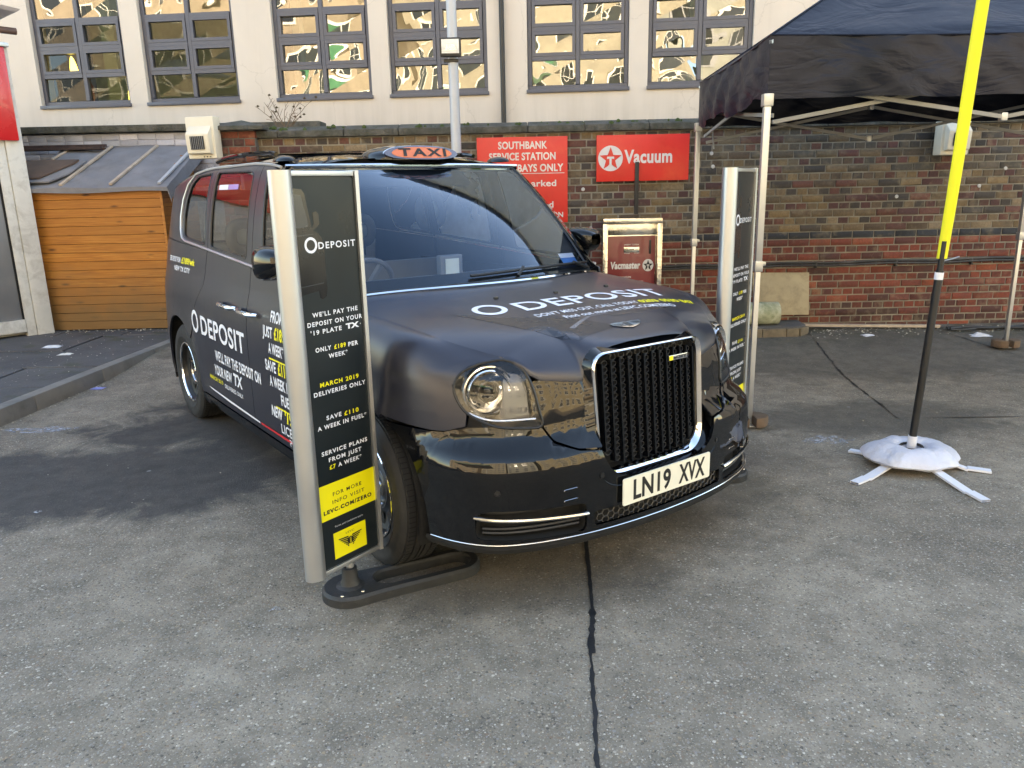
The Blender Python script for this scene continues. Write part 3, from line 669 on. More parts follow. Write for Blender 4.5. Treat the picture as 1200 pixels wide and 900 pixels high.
rows = [[tuple(W(s_, .30, -.005)), tuple(W(s_, .288, .003)), tuple(W(s_, .266, -.006)), tuple(W(s_, .255, -.04)), tuple(W(s_, .25, -.22))] for s_ in np.linspace(.46, MIR - .46, 50)]
spl.grid(rows); spl.build('air_dam', M_under, taxi, smooth=True)
# --- number plate
pl = MB(); pl.prism(fillet([(-.26, .393), (.26, .393), (.26, .506), (-.26, .506)], .008, 3), 0, .006, Matrix(((1, 0, 0, 0), (0, 0, 1, .909), (0, 1, 0, 0), (0, 0, 0, 1))))
plate = pl.build('number_plate', M_plate, taxi)
def on_y(y): return lambda u, v: [(-a, y, b) for a, b in zip(u, v)]
flat_print('lettering', [text2d('LN19', .079, -.235 + .03, .4105, 'L', width=.218, bold=.03), text2d('XVX', .079, .062, .4105, 'L', width=.165, bold=.03)], on_y(.9158), M_black_ink, plate)
# --- grille
def sq_loop(hw_t, hw_b, z0, z1, r_t, r_b, n=8):
    P = [(-hw_b, z0, r_b), (hw_b, z0, r_b), (hw_t, z1, r_t), (-hw_t, z1, r_t)]; return fillet(P, .05, n)
def gy(x, z): return .842 - .04 * (z - .52) / .47 - .22 * x * x
grille = empty('grille', (0, 0, 0), 0, taxi)
O_ = sq_loop(.328, .366, .474, 1.018, .088, .14, 10); I0 = sq_loop(.318, .304, .500, 1.000, .075, .115, 10); I1 = sq_loop(.308, .294, .510, .991, .068, .106, 10); I2 = sq_loop(.294, .280, .524, .977, .058, .092, 10)
def gl(Lp, dy): return [(x, gy(x, z) + dy, z) for x, z in Lp]
g = MB(); rws = list(zip([(x, y + .115 * (1 - float(ss(.50, .68, z))), z) for x, y, z in gl(O_, -.105)], [(x, y + .100 * (1 - float(ss(.50, .68, z))), z) for x, y, z in gl(O_, -.034)], gl(I0, .0), gl(I0, .004), gl(I1, .001))); g.grid([list(r) for r in rws], closed_u=True); g.build('grille_surround', M_gloss, grille, smooth=True, sharp=50)
g = MB(); rws = list(zip(gl(I0, -.002), gl(I0, .010), [((a[0] * .5 + b[0] * .5), a[1] + .014, (a[2] * .5 + b[2] * .5)) for a, b in zip(gl(I0, 0), gl(I1, 0))], gl(I1, .008), gl(I2, -.012), gl(I2, -.07))); g.grid([list(r) for r in rws], closed_u=True); g.build('chrome_ring', M_chrome, grille, smooth=True, sharp=60)
g = MB(); g.add(gl(I2, -.066), [tuple(range(len(I2)))]); g.build('grille_back', M_under, grille)
for k in range(13):
    x = -.264 + k * .044; zt = .968 - .02 * (abs(x) / .27) ** 6; zb = .532 + .06 * (abs(x) / .28) ** 5
    if abs(x) > .25: zb += .02
    bb = MB(); pts = [(x, gy(x, z) - .014, z) for z in np.linspace(zb, zt, 6)]
    for a, b in zip(pts[:-1], pts[1:]): bb.bar(a, b, .0075, .03, up=(0, 1, 0))
    bb.build('grille_bar', M_gloss, grille)
hg = MB()
for k in range(12):
    x = -.242 + k * .044
    for j in range(17):
        z = .556 + j * .0258 + (k % 2) * .006
        if abs(x) > .2 and (z < .57 or z > .955): continue
        pts = [(x + .0155 * math.cos(R(45 * q + 22)), gy(x, z) - .016, z + .0115 * math.sin(R(45 * q + 22))) for q in range(8)]; hg.tube(pts, .0021, 4, closed=True)
tag(hg.build('grille_mesh', pm('grille mesh', (.022, .022, .022), .45), grille), kind='stuff')
bd = MB(); bd.box((-.155, gy(.155, .93) + .004, .925), (.115, .008, .022)); bdo = bd.build('grille_badge', M_satinchrome, grille, bevel=.002)
yb = gy(.155, .93) + .0090
flat_print('badge_tip', [poly2d([(.099, .9155), (.122, .9155), (.122, .9345), (.099, .9345)])], on_y(yb), M_yellow, bdo); flat_print('lettering', [text2d('eCITY', .011, .128, .9195, 'L', width=.078, bold=.03)], on_y(yb + .0004), M_black_ink, bdo)
# --- emblem on the bonnet
wing = smooth_closed([(0, .66), (-.02, .69), (-.06, .688), (-.085, .665), (-.07, .642), (-.035, .632), (0, .628), (.035, .632), (.07, .642), (.085, .665), (.06, .688), (.02, .69)], 3)
wing = [(-.088, .640), (-.05, .636), (-.02, .640), (0, .632), (.02, .640), (.05, .636), (.088, .640), (.078, .662), (.05, .680), (.02, .690), (0, .694), (-.02, .690), (-.05, .680), (-.078, .662)]
wing2 = [(-x, 2 * .663 - y) for x, y in wing]
em = flat_print('bonnet_emblem', [poly2d([(x, y) for x, y in wing])], on_bonnet(.004), M_chrome, bonnet, .02)
flat_print('emblem_lines', [poly2d([(-.012 + d, .645), (-.008 + d, .645), (-.008 + d, .685), (-.012 + d, .685)]) for d in (0, .01, .02)] + [poly2d([(sx_ * .03, y0), (sx_ * .075, y0 - .002), (sx_ * .075, y0 + .001), (sx_ * .03, y0 + .002)]) for sx_ in (-1, 1) for y0 in (.648, .656, .664)], on_bonnet(.0055), M_panelink, bonnet, .02)
# y grows towards the nose, so the page's up direction is -y
ob = on_bonnet(); fl = lambda u, v: ob(u, [-b for b in v])
letters = [text2d('DEPOSIT', .128, -.285, -.338, 'L', width=.90, bold=.012)]
flat_print('lettering', letters + [text2d("DON'T MISS OUT, CALL TODAY", .036, -.30, -.438, 'L', width=.60, bold=.012), text2d('Find out more at LEVC.COM/ZERO', .036, -.20, -.508, 'L', width=.68, bold=.016)], fl, M_white, bonnet, .03)
flat_print('ring_print', [ring2d(-.415, -.245, .052, .078, 40)], fl, M_white, bonnet, .03)
flat_print('phone_number', [text2d('0203 0530 847', .036, .315, -.438, 'L', width=.38, bold=.04)], fl, M_yellow, bonnet, .03)
# printed facets of the wrap
flat_print('wrap_print', [poly2d([(-.60, -.20), (-.43, -.52), (-.30, -.70), (-.05, -.66), (-.20, -.50), (-.44, -.36)])], lambda u, v: on_bonnet(.0008)(u, [-b for b in v]), pm('wrap print blue', (.016, .019, .028), .3, .3, .1, 3), bonnet, .04)
flat_print('wrap_print', [poly2d([(-.10, -.34), (.42, -.30), (.50, -.52), (.02, -.57)])], lambda u, v: on_bonnet(.0008)(u, [-b for b in v]), pm('wrap print grey', (.040, .040, .046), .3, .3, .1, 3), bonnet, .04)
flat_print('wrap_print', [poly2d([(-.27, -.60), (-.10, -.520), (.02, -.515), (.02, -.522), (-.09, -.530), (-.25, -.612)])], lambda u, v: on_bonnet(.0011)(u, [-b for b in v]), pm('wrap print line', (.16, .17, .20), .3, .3, .1, 3), bonnet, .04)
for x, y in ((.278, .10), (-.05, .13), (-.395, .11)):
    h = bonnet_bvh.ray_cast(Vector((x, y, 2)), Vector((0, 0, -1)))[0]; MB().box((h.x, h.y, h.z + .004), (.022, .014, .012)).build('washer_jet', M_black, bonnet, bevel=.003)
# --- windscreen, pillars, roof
def wsb(a): return np.array([.800 * a, -.235 - .205 * abs(a) ** 2.2, 1.176 - .020 * a * a])
def wst(a): return np.array([.752 * a, -1.045 - .055 * abs(a) ** 2.5, 1.757 - .004 * a * a])
def screen(a, b, off=0.):
    p0 = wsb(a); p1 = wst(a); p = p0 * (1 - b) + p1 * b; n = np.array([.22 * a, .56, .80]); n /= np.linalg.norm(n)
    return p + n * (.045 * math.sin(math.pi * b) * (1 - .5 * a * a) + off)
def scr_grid(a0, a1, b0, b1, off, na=28, nb=16): return [[tuple(screen(a, b, off)) for b in np.linspace(b0, b1, nb)] for a in np.linspace(a0, a1, na)]
ws_ = MB(); ws_.grid(scr_grid(-.955, .955, .0, 1, 0)); wsc = ws_.build('windscreen', M_screen, taxi, smooth=True)
fr_ = MB(); rim = [(-.955 + 1.91 * t, 0.0) for t in np.linspace(0, 1, 20)] + [(.955, t) for t in np.linspace(0, 1, 14)] + [(.955 - 1.91 * t, 1) for t in np.linspace(0, 1, 20)] + [(-.955, 1 - t) for t in np.linspace(0, 1, 14)]
fr_.tube([tuple(screen(a, b, -.004)) for a, b in rim], .010, 6, closed=True); fr_.build('windscreen_seal', M_black, wsc, smooth=True)
# black band behind the glass at the foot and the sensor housing at the head
sb = MB(); sb.grid(scr_grid(-.95, .95, .0, .085, -.012, 28, 3)); sb.grid(scr_grid(-.95, -.915, .0, 1, -.012, 3, 12)); sb.grid(scr_grid(.915, .95, .0, 1, -.012, 3, 12)); sb.build('screen_border', M_black, wsc, smooth=True)
sn = MB(); pts = [(-.30, .985), (.17, .985), (.145, .78), (.12, .745), (-.06, .745), (-.26, .76), (-.285, .80)]
pts = [(-.25, .99), (.40, .99), (.37, .83), (.33, .80), (-.03, .80), (-.10, .83)]
sn.add([tuple(screen(-a, b, -.014)) for a, b in fillet(pts, .03, 4)], [tuple(range(len(fillet(pts, .03, 4))))]); sn.build('sensor_housing', M_black, wsc)
# A pillars
for sg in (1, -1):
    g = MB(); rows = []
    for t in np.linspace(0, 1, 18):
        p = screen(.955, t, 0.); v = 1.175 + .575 * t; s_ = -.50 - .66 * t; q = W(s_ + .0, v)
        m_ = (p + q) / 2 + np.array([.012, .018, .006]); r_ = [tuple(p - np.array([0, .01, .012])), tuple(p + np.array([.004, .004, .004])), tuple(m_), tuple(q), tuple(W(s_, v, -.02))]; rows.append([(sg * x, y, z) for x, y, z in r_])
    g.grid(rows); g.build('windscreen_pillar', M_gloss, taxi, smooth=True, sharp=60)
# cowl below the screen and chrome strip along the bonnet's rear edge
g = MB(); g.grid([[tuple(wsb(a) + np.array([0, -.02, -.012])), tuple(wsb(a) + np.array([0, .04, -.010])), (.815 * a, -.155 - .265 * abs(a) ** 2.2 - .006, 1.150 - .037 * a ** 4)] for a in np.linspace(-1, 1, 30)]); g.build('cowl', M_black, taxi, smooth=True)
MB().tube([(.815 * a, -.158 - .265 * abs(a) ** 2.2, 1.176 - .037 * a ** 4) for a in np.linspace(-1, 1, 40)], .0085, 6).build('chrome_cowl_strip', M_chrome, taxi, smooth=True)
for (a0, a1, piv) in ((-.22, .60, .12), (.50, .93, .90)):
    wpr = MB(); wpr.tube([tuple(screen(-a, .035 + .012 * math.sin(a * 2), .018)) for a in np.linspace(a0, a1, 12)], .008, 6)
    wpr.tube([tuple(screen(-piv, .0, .02)), tuple(screen(-(a0 + a1) / 2, .045, .030))], .009, 6); wpr.build('wiper', M_black, wsc, smooth=True)
# roof: lofted between the two side charts
def roof_row(s_):
    e = np.array(W(s_, VE(s_))); e2 = np.array(W(s_, VE(s_) - .012)); zc = float(np.interp(-s_, [1.08, 1.2, 1.35, 1.6, 2.2, 3.0, 3.3, 3.45], [1.762, 1.800, 1.832, 1.858, 1.868, 1.845, 1.78, 1.70])); row = [tuple(e2)]
    bow = .055 * float(ss(-1.8, -1.08, s_)); yr = -.10 * float(ss(-3.0, -3.45, s_)) * 2
    for a in np.concatenate([np.linspace(1, .72, 12), np.linspace(.62, -.62, 19), np.linspace(-.72, -1, 12)]):
        row.append((e[0] * a, e[1] + (bow + yr) * (1 - abs(a) ** 2.5), zc - (zc - e[2]) * abs(a) ** 3.2))
    row.append((-e2[0], e2[1], e2[2])); return row
rws = [roof_row(s_) for s_ in np.concatenate([np.linspace(-1.095, -1.7, 22), np.linspace(-1.8, -2.6, 9), np.linspace(-2.7, -3.45, 16)])]
g = MB(); g.grid(rws); keep_ = [f for f in g.f if not (abs(sum(g.v[i][0] for i in f) / 4) < .47 and -2.38 < sum(g.v[i][1] for i in f) / 4 < -1.55 and sum(g.v[i][2] for i in f) > 4 * 1.8)]; g.f = keep_; g.m = [0] * len(keep_); roof = g.build('roof', M_gloss, taxi, smooth=True, sharp=60)
MB().tube([tuple(np.array(wst(a)) + np.array([0, .000, .012])) for a in np.linspace(-1.0, 1.0, 30)], .009, 6).build('header_strip', M_chrome, roof, smooth=True)
gp = MB(); gp.grid([[(x, -1.55 - .85 * t, 1.872 - .012 * abs(x / .5) ** 2 - .004 * math.cos(t * 6)) for t in np.linspace(0, 1, 8)] for x in np.linspace(-.52, .52, 12)]); gp.build('glass_roof', M_glass, roof, smooth=True)
for sg in (1, -1):
    MB().tube([(sg * .665, y, 1.838 + .022 * math.sin(math.pi * t) ** .5) for t, y in zip(np.linspace(0, 1, 16), np.linspace(-1.45, -2.55, 16))], .014, 8).build('roof_rail', M_gloss, roof, smooth=True)
    q = Matrix.Translation((sg * .705, -1.23, 1.792)) @ Matrix.Diagonal((.055, .10, .032, 1)); MB().lathe([(math.cos(t), math.sin(t)) for t in np.linspace(0, math.pi / 2, 8)], 20, q).build('rail_cap', M_gloss, roof, smooth=True)
# taxi sign
ts = MB(); rows = []
for t in np.linspace(0, 1, 14):
    w_ = math.sin(math.acos(max(-1, min(1, (t * 2 - 1) * .999)))) ** .55; row = []
    y = -1.02 - .36 * t
    for k in range(21):
        th = math.pi * k / 20; row.append((.27 * w_ ** .6 * math.copysign(abs(math.cos(th)) ** .8, math.cos(th)), y, 1.795 + .02 * t + .078 * w_ * math.sin(th) ** .8))
    rows.append(row)
ts.grid(rows); tsg = ts.build('roof_sign', M_gloss, taxi, smooth=True); tsg.location = (-.035, 0, 0)
def sgn(u, v):                 # front face of the sign, leaning back
    return [(-a, -1.020 - .30 * (b) - .25 * a * a, 1.803 + b) for a, b in zip(u, v)]
face = smooth_closed([(-.24, .028), (-.19, .056), (-.08, .068), (.08, .068), (.19, .056), (.24, .028), (.19, .004), (.08, -.004), (-.08, -.004), (-.19, .004)], 4)
orange_f = [(x * .82, .033 + (y - .033) * .82) for x, y in face]
flat_print('sign_bezel', [poly2d([(x * 1.02, .033 + (y - .033) * 1.04) for x, y in face])], lambda u, v: [(a, b + .003 - .006, c) for a, b, c in sgn(u, v)], M_satinchrome, tsg, .03)
flat_print('sign_face', [poly2d(face)], lambda u, v: [(a, b + .004, c) for a, b, c in sgn(u, v)], pm('violet grey sign', (.09, .09, .14), .2, coat=1), tsg, .03)
flat_print('sign_lens', [poly2d(orange_f)], lambda u, v: [(a, b + .006, c) for a, b, c in sgn(u, v)], M_orange, tsg, .03)
flat_print('lettering', [text2d('TAXI', .040, 0, .014, 'C', width=.31, bold=.035, space=1.25)], lambda u, v: [(a, b + .0085, c) for a, b, c in sgn(u, v)], M_black_ink, tsg, .03)
# rear
hatch = [(-3.605, .28), (-3.605, 1.28), (-3.605, 1.60), (-3.5, 1.655)] + [(s_, 1.66) for s_ in np.linspace(-3.6, 2 * SMIN + 3.6, 8)] + [(2 * SMIN + 3.5, 1.655), (2 * SMIN + 3.605, 1.60), (2 * SMIN + 3.605, .28)]
rw = fillet([(-3.95, 1.25), (-3.95, 1.58), (2 * SMIN + 3.95, 1.58), (2 * SMIN + 3.95, 1.25)], .06, 5)
ht = chart_part('tailgate', hatch, [rw], W, M_wrap, taxi, step=.09); chart_part('rear_window', rw, [], W, M_glass, ht, off=-.006, flange=False, step=.1)
# dark inner body: floor, bulkheads, wheel houses
fl_ = MB(); fl_.box((0, -1.5, .27), (1.66, 4.2, .04)); fl_.box((0, -.30, .68), (1.5, .03, .8)); fl_.box((0, .15, .95), (1.25, .9, .03)); fl_.box((0, .58, .6), (1.10, .03, .7))
for sg in (1, -1):
    for yc in (0, -2.985):
        fl_.grid([[(sg * .915, yc + .44 * math.cos(t), .365 + .44 * math.sin(t)), (sg * .55, yc + .44 * math.cos(t), .365 + .44 * math.sin(t))] for t in np.linspace(-.3, math.pi + .3, 24)]); fl_.box((sg * .56, yc, .5), (.02, .9, .6))
    fl_.grid([[tuple(np.array(W(s_, v_, -.06)) * np.array([sg, 1, 1])) for v_ in (.28, .7, 1.12)] for s_ in np.linspace(-2.5, -.48, 8)])
fl_.build('underbody', M_under, taxi, recalc=False)
# wheels
tread = []
def make_wheel(name='wheel'):
    w = empty(name, (0, 0, 0), 0, taxi)
    prof = [(.222, -.085), (.235, -.098), (.27, -.108), (.31, -.106), (.335, -.098), (.348, -.086)]
    for a, b in ((-.078, -.048), (-.040, -.014), (-.006, .006), (.014, .040), (.048, .078)):
        r_ = .3555 - .25 * ((a + b) / 2) ** 2; prof += [(r_ - .007, a - .001), (r_, a), (r_, b), (r_ - .007, b + .001)]
    prof += [(.348, .086), (.335, .098), (.325, .1025), (.322, .1045), (.30, .106), (.27, .107), (.268, .109), (.264, .107), (.235, .098), (.222, .085)]
    MB().lathe(prof, 72).build('tyre', M_rubber, w, smooth=True, sharp=30)
    sp = MB()
    for k in range(96):                    # sipes across the shoulder blocks
        t = 2 * math.pi * k / 96
        for sg in (1, -1): sp.box((.3495 * math.cos(t), .3495 * math.sin(t), sg * .064), (.012, .0045, .03), rz=t)
    tag(sp.build('tread_sipes', M_under, w), kind='stuff')
    MB().lathe([(.222, -.08), (.21, -.07), (.20, .04), (.214, .082), (.222, .088), (.223, .092)], 56).build('rim', M_black, w, smooth=True)
    MB().lathe([(.2215, .090), (.2235, .0955), (.219, .0985), (.212, .0945), (.210, .086)], 56).build('rim_lip', M_chrome, w, smooth=True)
    MB().lathe([(.0, .050), (.045, .052), (.052, .046), (.085, .044), (.093, .060), (.10, .062), (.11, .05), (.13, .040), (.165, .045), (.198, .055), (.205, .02)], 48).build('wheel_disc', M_black, w, smooth=True)
    for k in range(10):
        t = 2 * math.pi * k / 10; sl_ = MB(); sl_.prism(fillet([(.122, -.020), (.182, -.032), (.182, .032), (.122, .020)], .012, 3), .0, .0025, Matrix.Rotation(t, 4, 'Z') @ Matrix.Translation((0, 0, .046))); sl_.build('vent_slot', M_under, w)
    MB().lathe([(.078, .047), (.083, .056), (.088, .047)], 40).build('hub_ring', M_satinchrome, w, smooth=True)
    MB().lathe([(0, .056), (.02, .056), (.024, .05)], 20).build('hub_badge', M_satinchrome, w, smooth=True)
    return w
def copy_tree(o, parent=None):
    c = o.copy(); COL.objects.link(c); c.parent = parent
    for ch in list(o.children): copy_tree(ch, c)
    return c
w0 = make_wheel()
for i, (sg, y, st) in enumerate(((1, 0, -.05), (1, -2.985, 0), (-1, 0, -.05), (-1, -2.985, 0))):
    w = w0 if i == 0 else copy_tree(w0, taxi)
    w.location = (sg * .818, y, .3535); w.rotation_euler = (0, R(90 * sg), st); w.rotation_mode = 'XYZ'
# mirrors
for sg in (1, -1):
    m = MB(); rows = []
    for i, t in enumerate(np.linspace(0, 1, 12)):
        yy = -.775 + .17 * t; k = math.cos(t * math.pi / 2 * .93) ** .42; row = []
        for a in np.linspace(0, 2 * math.pi, 29): row.append((sg * (.985 + (.098 * k) * math.copysign(abs(math.cos(a)) ** .62, math.cos(a)) * 1.0), yy, 1.30 + .085 * k * math.copysign(abs(math.sin(a)) ** .62, math.sin(a)) + .012 * t))
        rows.append(row)
    m.grid(rows); rows0 = rows[0]; m.add(rows0[:-1], [tuple(range(28))]); mo = m.build('door_mirror', M_gloss, doors_r[0] if sg > 0 else doors_l[0], smooth=True, sharp=50)
    MB().bar((sg * .86, -.60, 1.20), (sg * .955, -.68, 1.245), .07, .03).build('mirror_arm', M_black, mo, bevel=.008)
    g = MB(); g.add([(sg * (.985 + .085 * math.copysign(abs(math.cos(a)) ** .6, math.cos(a))), -.779, 1.30 + .074 * math.copysign(abs(math.sin(a)) ** .6, math.sin(a))) for a in np.linspace(0, 2 * math.pi, 29)[:-1]], [tuple(range(28))]); g.build('mirror_glass', M_chrome, mo)
# --- side lettering (doors and quarter)
def side_fn(side):
    if side > 0: return lambda u, v: [tuple(p) for p in W(np.array(u), np.array(v), .0025)]
    return lambda u, v: [tuple(p) for p in W(MIR - (-3.95 - np.array(u)), np.array(v), .0025)]
for side, (fd, rd) in ((1, doors_r), (-1, doors_l)):
    fn = side_fn(side)
    flat_print('lettering', [text2d('DEPOSIT', .120, -2.395, .725, 'L', width=.90, bold=.02), ring2d(-2.535, .792, .052, .078, 40), text2d("WE'LL PAY THE DEPOSIT ON", .062, -2.12, .592, 'L', width=.86, bold=.03), text2d('YOUR NEW', .062, -2.165, .492, 'L', width=.36, bold=.03, shear=.2), text2d('TX', .070, -1.775, .492, 'L', width=.17, bold=.04, shear=.2), text2d('DELIVERIES ONLY', .026, -1.98, .430, 'L', width=.36), poly2d([(-2.36, .372), (-1.36, .350), (-1.36, .338), (-1.9, .345), (-2.32, .362)])], fn, M_white, rd, .06)
    flat_print('lettering_yellow', [text2d('MARCH 2019', .026, -2.30, .440, 'L', width=.28)], fn, M_yellow, rd, .06)
    if side > 0 or True:
        flat_print('lettering', [text2d('FROM', .055, -.885, .972, 'R', width=.17, bold=.03), text2d('JUST', .055, -1.02, .885, 'R', width=.15, bold=.03), text2d('A WEEK*', .055, -.87, .80, 'R', width=.22, bold=.03), text2d('SAVE', .055, -1.00, .70, 'R', width=.16, bold=.03), text2d('A WEEK IN', .055, -.81, .618, 'R', width=.30, bold=.03), text2d('FUEL', .055, -.81, .535, 'R', width=.15, bold=.03), text2d("NEW", .058, -.96, .445, 'R', width=.16, bold=.03, shear=.2), text2d('LICENSE', .050, -.70, .372, 'R', width=.30), text2d('PLATE', .04, -.70, .318, 'R', width=.2), ] , fn, M_white, fd, .06)
        flat_print('lettering_yellow', [text2d('£189', .060, -.845, .885, 'R', width=.15, bold=.04), text2d('£110', .060, -.82, .70, 'R', width=.15, bold=.04), text2d("'19", .062, -.82, .445, 'R', width=.11, bold=.04, shear=.2), poly2d([(-1.09, .775), (-.82, .775), (-.82, .766), (-1.09, .766)]), poly2d([(-1.05, .512), (-.80, .512), (-.80, .503), (-1.05, .503)])], fn, M_yellow, fd, .06)
        flat_print('stripe', [poly2d([(-1.34, .350), (-.46, .355), (-.46, .338), (-1.34, .338)])], fn, M_red, fd, .06)
    flat_print('lettering', [text2d('ZERO DEPOSIT FROM', .034, -3.30, 1.16, 'L', width=.34, bold=.03), text2d('NEW TX CITY', .032, -3.12, 1.10, 'L', width=.42, bold=.03)], fn, M_white, taxi, .06)
    flat_print('lettering_yellow', [text2d('£189/wk', .040, -2.93, 1.158, 'L', width=.34, bold=.04, shear=.2)], fn, M_yellow, taxi, .06)
    # window stickers
    flat_print('window_sticker', [poly2d([(-2.17, 1.655), (-1.80, 1.655), (-1.80, 1.685), (-2.17, 1.685)])], lambda u, v, s_=side: [tuple(p) for p in W(np.array(u) if s_ > 0 else MIR - np.array(u), np.array(v), -.004)], pm('violet sticker', (.35, .22, .5), .5), rd, .06)
    flat_print('window_sticker', [poly2d([(-2.17, 1.655), (-1.99, 1.655), (-1.99, 1.685), (-2.17, 1.685)])], lambda u, v, s_=side: [tuple(p) for p in W(np.array(u) if s_ > 0 else MIR - np.array(u), np.array(v), -.0025)], M_white, rd, .06)
# --- cabin
def cab(name, m, *boxes, bevel=.03, parent=taxi):
    b = MB()
    for c, d, *r in boxes: b.box(c, d, rx=(r[0] if r else 0))
    return b.build(name, m, parent, bevel=bevel, seg=3)
cab('dashboard', M_trim, ((0, -.62, 1.06), (1.56, .62, .16), -.05), ((0, -.93, .95), (1.5, .22, .26)))
cab('seat', M_seat, ((.40, -1.42, .70), (.50, .50, .16)), ((.40, -1.70, 1.02), (.48, .13, .62), -.15), bevel=.05)
def headrest(x, y, z, hole=True):
    M_ = Matrix.Translation((x, y, z)) @ Matrix.Rotation(R(90), 4, 'X')
    b = MB(); b.tube([tuple(M_ @ Vector((.105 * math.copysign(abs(math.cos(a)) ** .7, math.cos(a)), .095 * math.copysign(abs(math.sin(a)) ** .7, math.sin(a)), 0))) for a in np.linspace(0, 2 * math.pi, 24)[:-1]], .042, 10, closed=True); b.build('headrest', M_trim, taxi, smooth=True)
    pd = MB(); pd.lathe([(0, .02), (.06, .018), (.085, 0), (.06, -.018), (0, -.02)], 20, M_); pd.build('headrest_pad', pm('pale headrest pad', (.50, .58, .62), .7), taxi, smooth=True)
    MB().tube([(x - .04, y, z - .10), (x - .04, y, z - .2)], .007, 6).tube([(x + .04, y, z - .10), (x + .04, y, z - .2)], .007, 6).build('headrest_stem', M_satinchrome, taxi, smooth=True)
headrest(.40, -1.76, 1.45); headrest(-.08, -2.9, 1.32); headrest(.42, -2.9, 1.32); headrest(-.5, -2.9, 1.32)
cab('seat', M_seat, ((0, -2.75, .62), (1.30, .48, .16)), ((0, -3.02, .95), (1.34, .13, .66), -.12), bevel=.05)
cab('partition', M_trim, ((0, -1.98, .72), (1.5, .05, .86)), ((0, -1.98, 1.70), (1.4, .05, .10)), ((.0, -1.98, 1.4), (.06, .05, .6)), bevel=.01)
cab('partition_shelf', pm('orange tan trim', (.62, .25, .13), .6), ((.22, -1.90, 1.17), (.34, .10, .035)), bevel=.01)
cab('fare_meter', M_trim, ((-.08, -.86, 1.20), (.15, .05, .13)), bevel=.01); cab('meter_screen', pm('pale display', (.55, .62, .60), .4), ((-.08, -.832, 1.20), (.09, .006, .09)), bevel=0)
sw = MB(); M_ = Matrix.Translation((.40, -1.02, 1.10)) @ Matrix.Rotation(R(62), 4, 'X'); sw.tube([tuple(M_ @ Vector((.185 * math.cos(a), .185 * math.sin(a), 0))) for a in np.linspace(0, 2 * math.pi, 33)[:-1]], .015, 8, closed=True)
for a in (0, 2.1, 4.2): sw.tube([tuple(M_ @ Vector((.17 * math.cos(a), .17 * math.sin(a), 0))), tuple(M_ @ Vector((0, 0, -.03)))], .018, 6)
sw.build('steering_wheel', M_trim, taxi, smooth=True)
MB().tube([(.60, -2.15, 1.05), (.60, -2.15, 1.10), (.585, -2.14, 1.30), (.575, -2.13, 1.50), (.56, -2.13, 1.66)], .018, 8).build('grab_pole', pm('yellow grab rail', (.72, .52, .10), .4, coat=.4), taxi, smooth=True)
cab('rear_parcel_trim', M_trim, ((0, -3.3, .9), (1.5, .3, .5)), bevel=.03)
gr_ = MB(); gr_.grid([[(x, y, 1.74 + .07 * (1 - abs(x / .70) ** 3) - .04 * (max(0, -y - 2.9)) ** 2) for y in np.linspace(-1.12, -3.3, 8)] for x in np.linspace(-.70, .70, 12)]); kf = [f for f in gr_.f if not (abs(sum(gr_.v[i][0] for i in f) / 4) < .47 and -2.45 < sum(gr_.v[i][1] for i in f) / 4 < -1.5)]; gr_.f = kf; gr_.m = [0] * len(kf); gr_.build('headlining', pm('pale headlining', (.6, .6, .58), .9), taxi, smooth=True)
flat_print('tax_sticker', [poly2d([(.66, .06), (.86, .06), (.86, .135), (.66, .135)])], lambda u, v: [tuple(screen(-a, b, -.006)) for a, b in zip(u, v)], M_sticker, wsc, .05)
flat_print('tax_sticker', [poly2d([(.66, .115), (.86, .115), (.86, .15), (.66, .15)])], lambda u, v: [tuple(screen(-a, b, -.004)) for a, b in zip(u, v)], M_white, wsc, .05)
# ------------------------------------------------------------------ ground, paving, kerbs
def gz(x, y): return .10 * float(ss(6.6, 8.1, y))
g = MB(); xs_ = np.concatenate([[-300, -100, -40, -20], np.arange(-9, 9.01, .5), [20, 40, 100, 300]]); ys_ = np.concatenate([[-300, -100, -40, -15, -6], np.arange(-4, 14.01, .4), [25, 60, 300]])
g.grid([[(float(x), float(y), gz(x, y)) for y in ys_] for x in xs_]); tag(g.build('ground', M_ground, smooth=True), kind='structure')
# bitumen filled joints between the concrete bays
def joint(pts, w, jit, lift=.004, mat=M_under):
    pts = [np.array(p, float) for p in pts]; P = []
    for a, b in zip(pts[:-1], pts[1:]):
        n = max(2, int(np.linalg.norm(b - a) / .025))
        for k in range(n): P.append(a + (b - a) * k / n)
    P.append(pts[-1]); L_, R_ = [], []; l = r = 0
    for i, p in enumerate(P):
        d = P[min(i + 1, len(P) - 1)] - P[max(i - 1, 0)]; d /= np.linalg.norm(d); nn = np.array([-d[1], d[0]])
        l = .7 * l + random.uniform(-jit, jit); r = .7 * r + random.uniform(-jit, jit)
        if random.random() < .02: l += jit * 3
        a = p + nn * (w / 2 + l); b = p - nn * (w / 2 + r); L_.append((a[0], a[1], gz(*a) + lift)); R_.append((b[0], b[1], gz(*b) + lift))
    return [L_, R_]
M_bitumen = pm('bitumen joint', (.009, .009, .010), .6, 0, .4, 20, .5, 120, .004, dirt=(.12, .11, .10), dirt_amt=.12, dirt_scale=25)
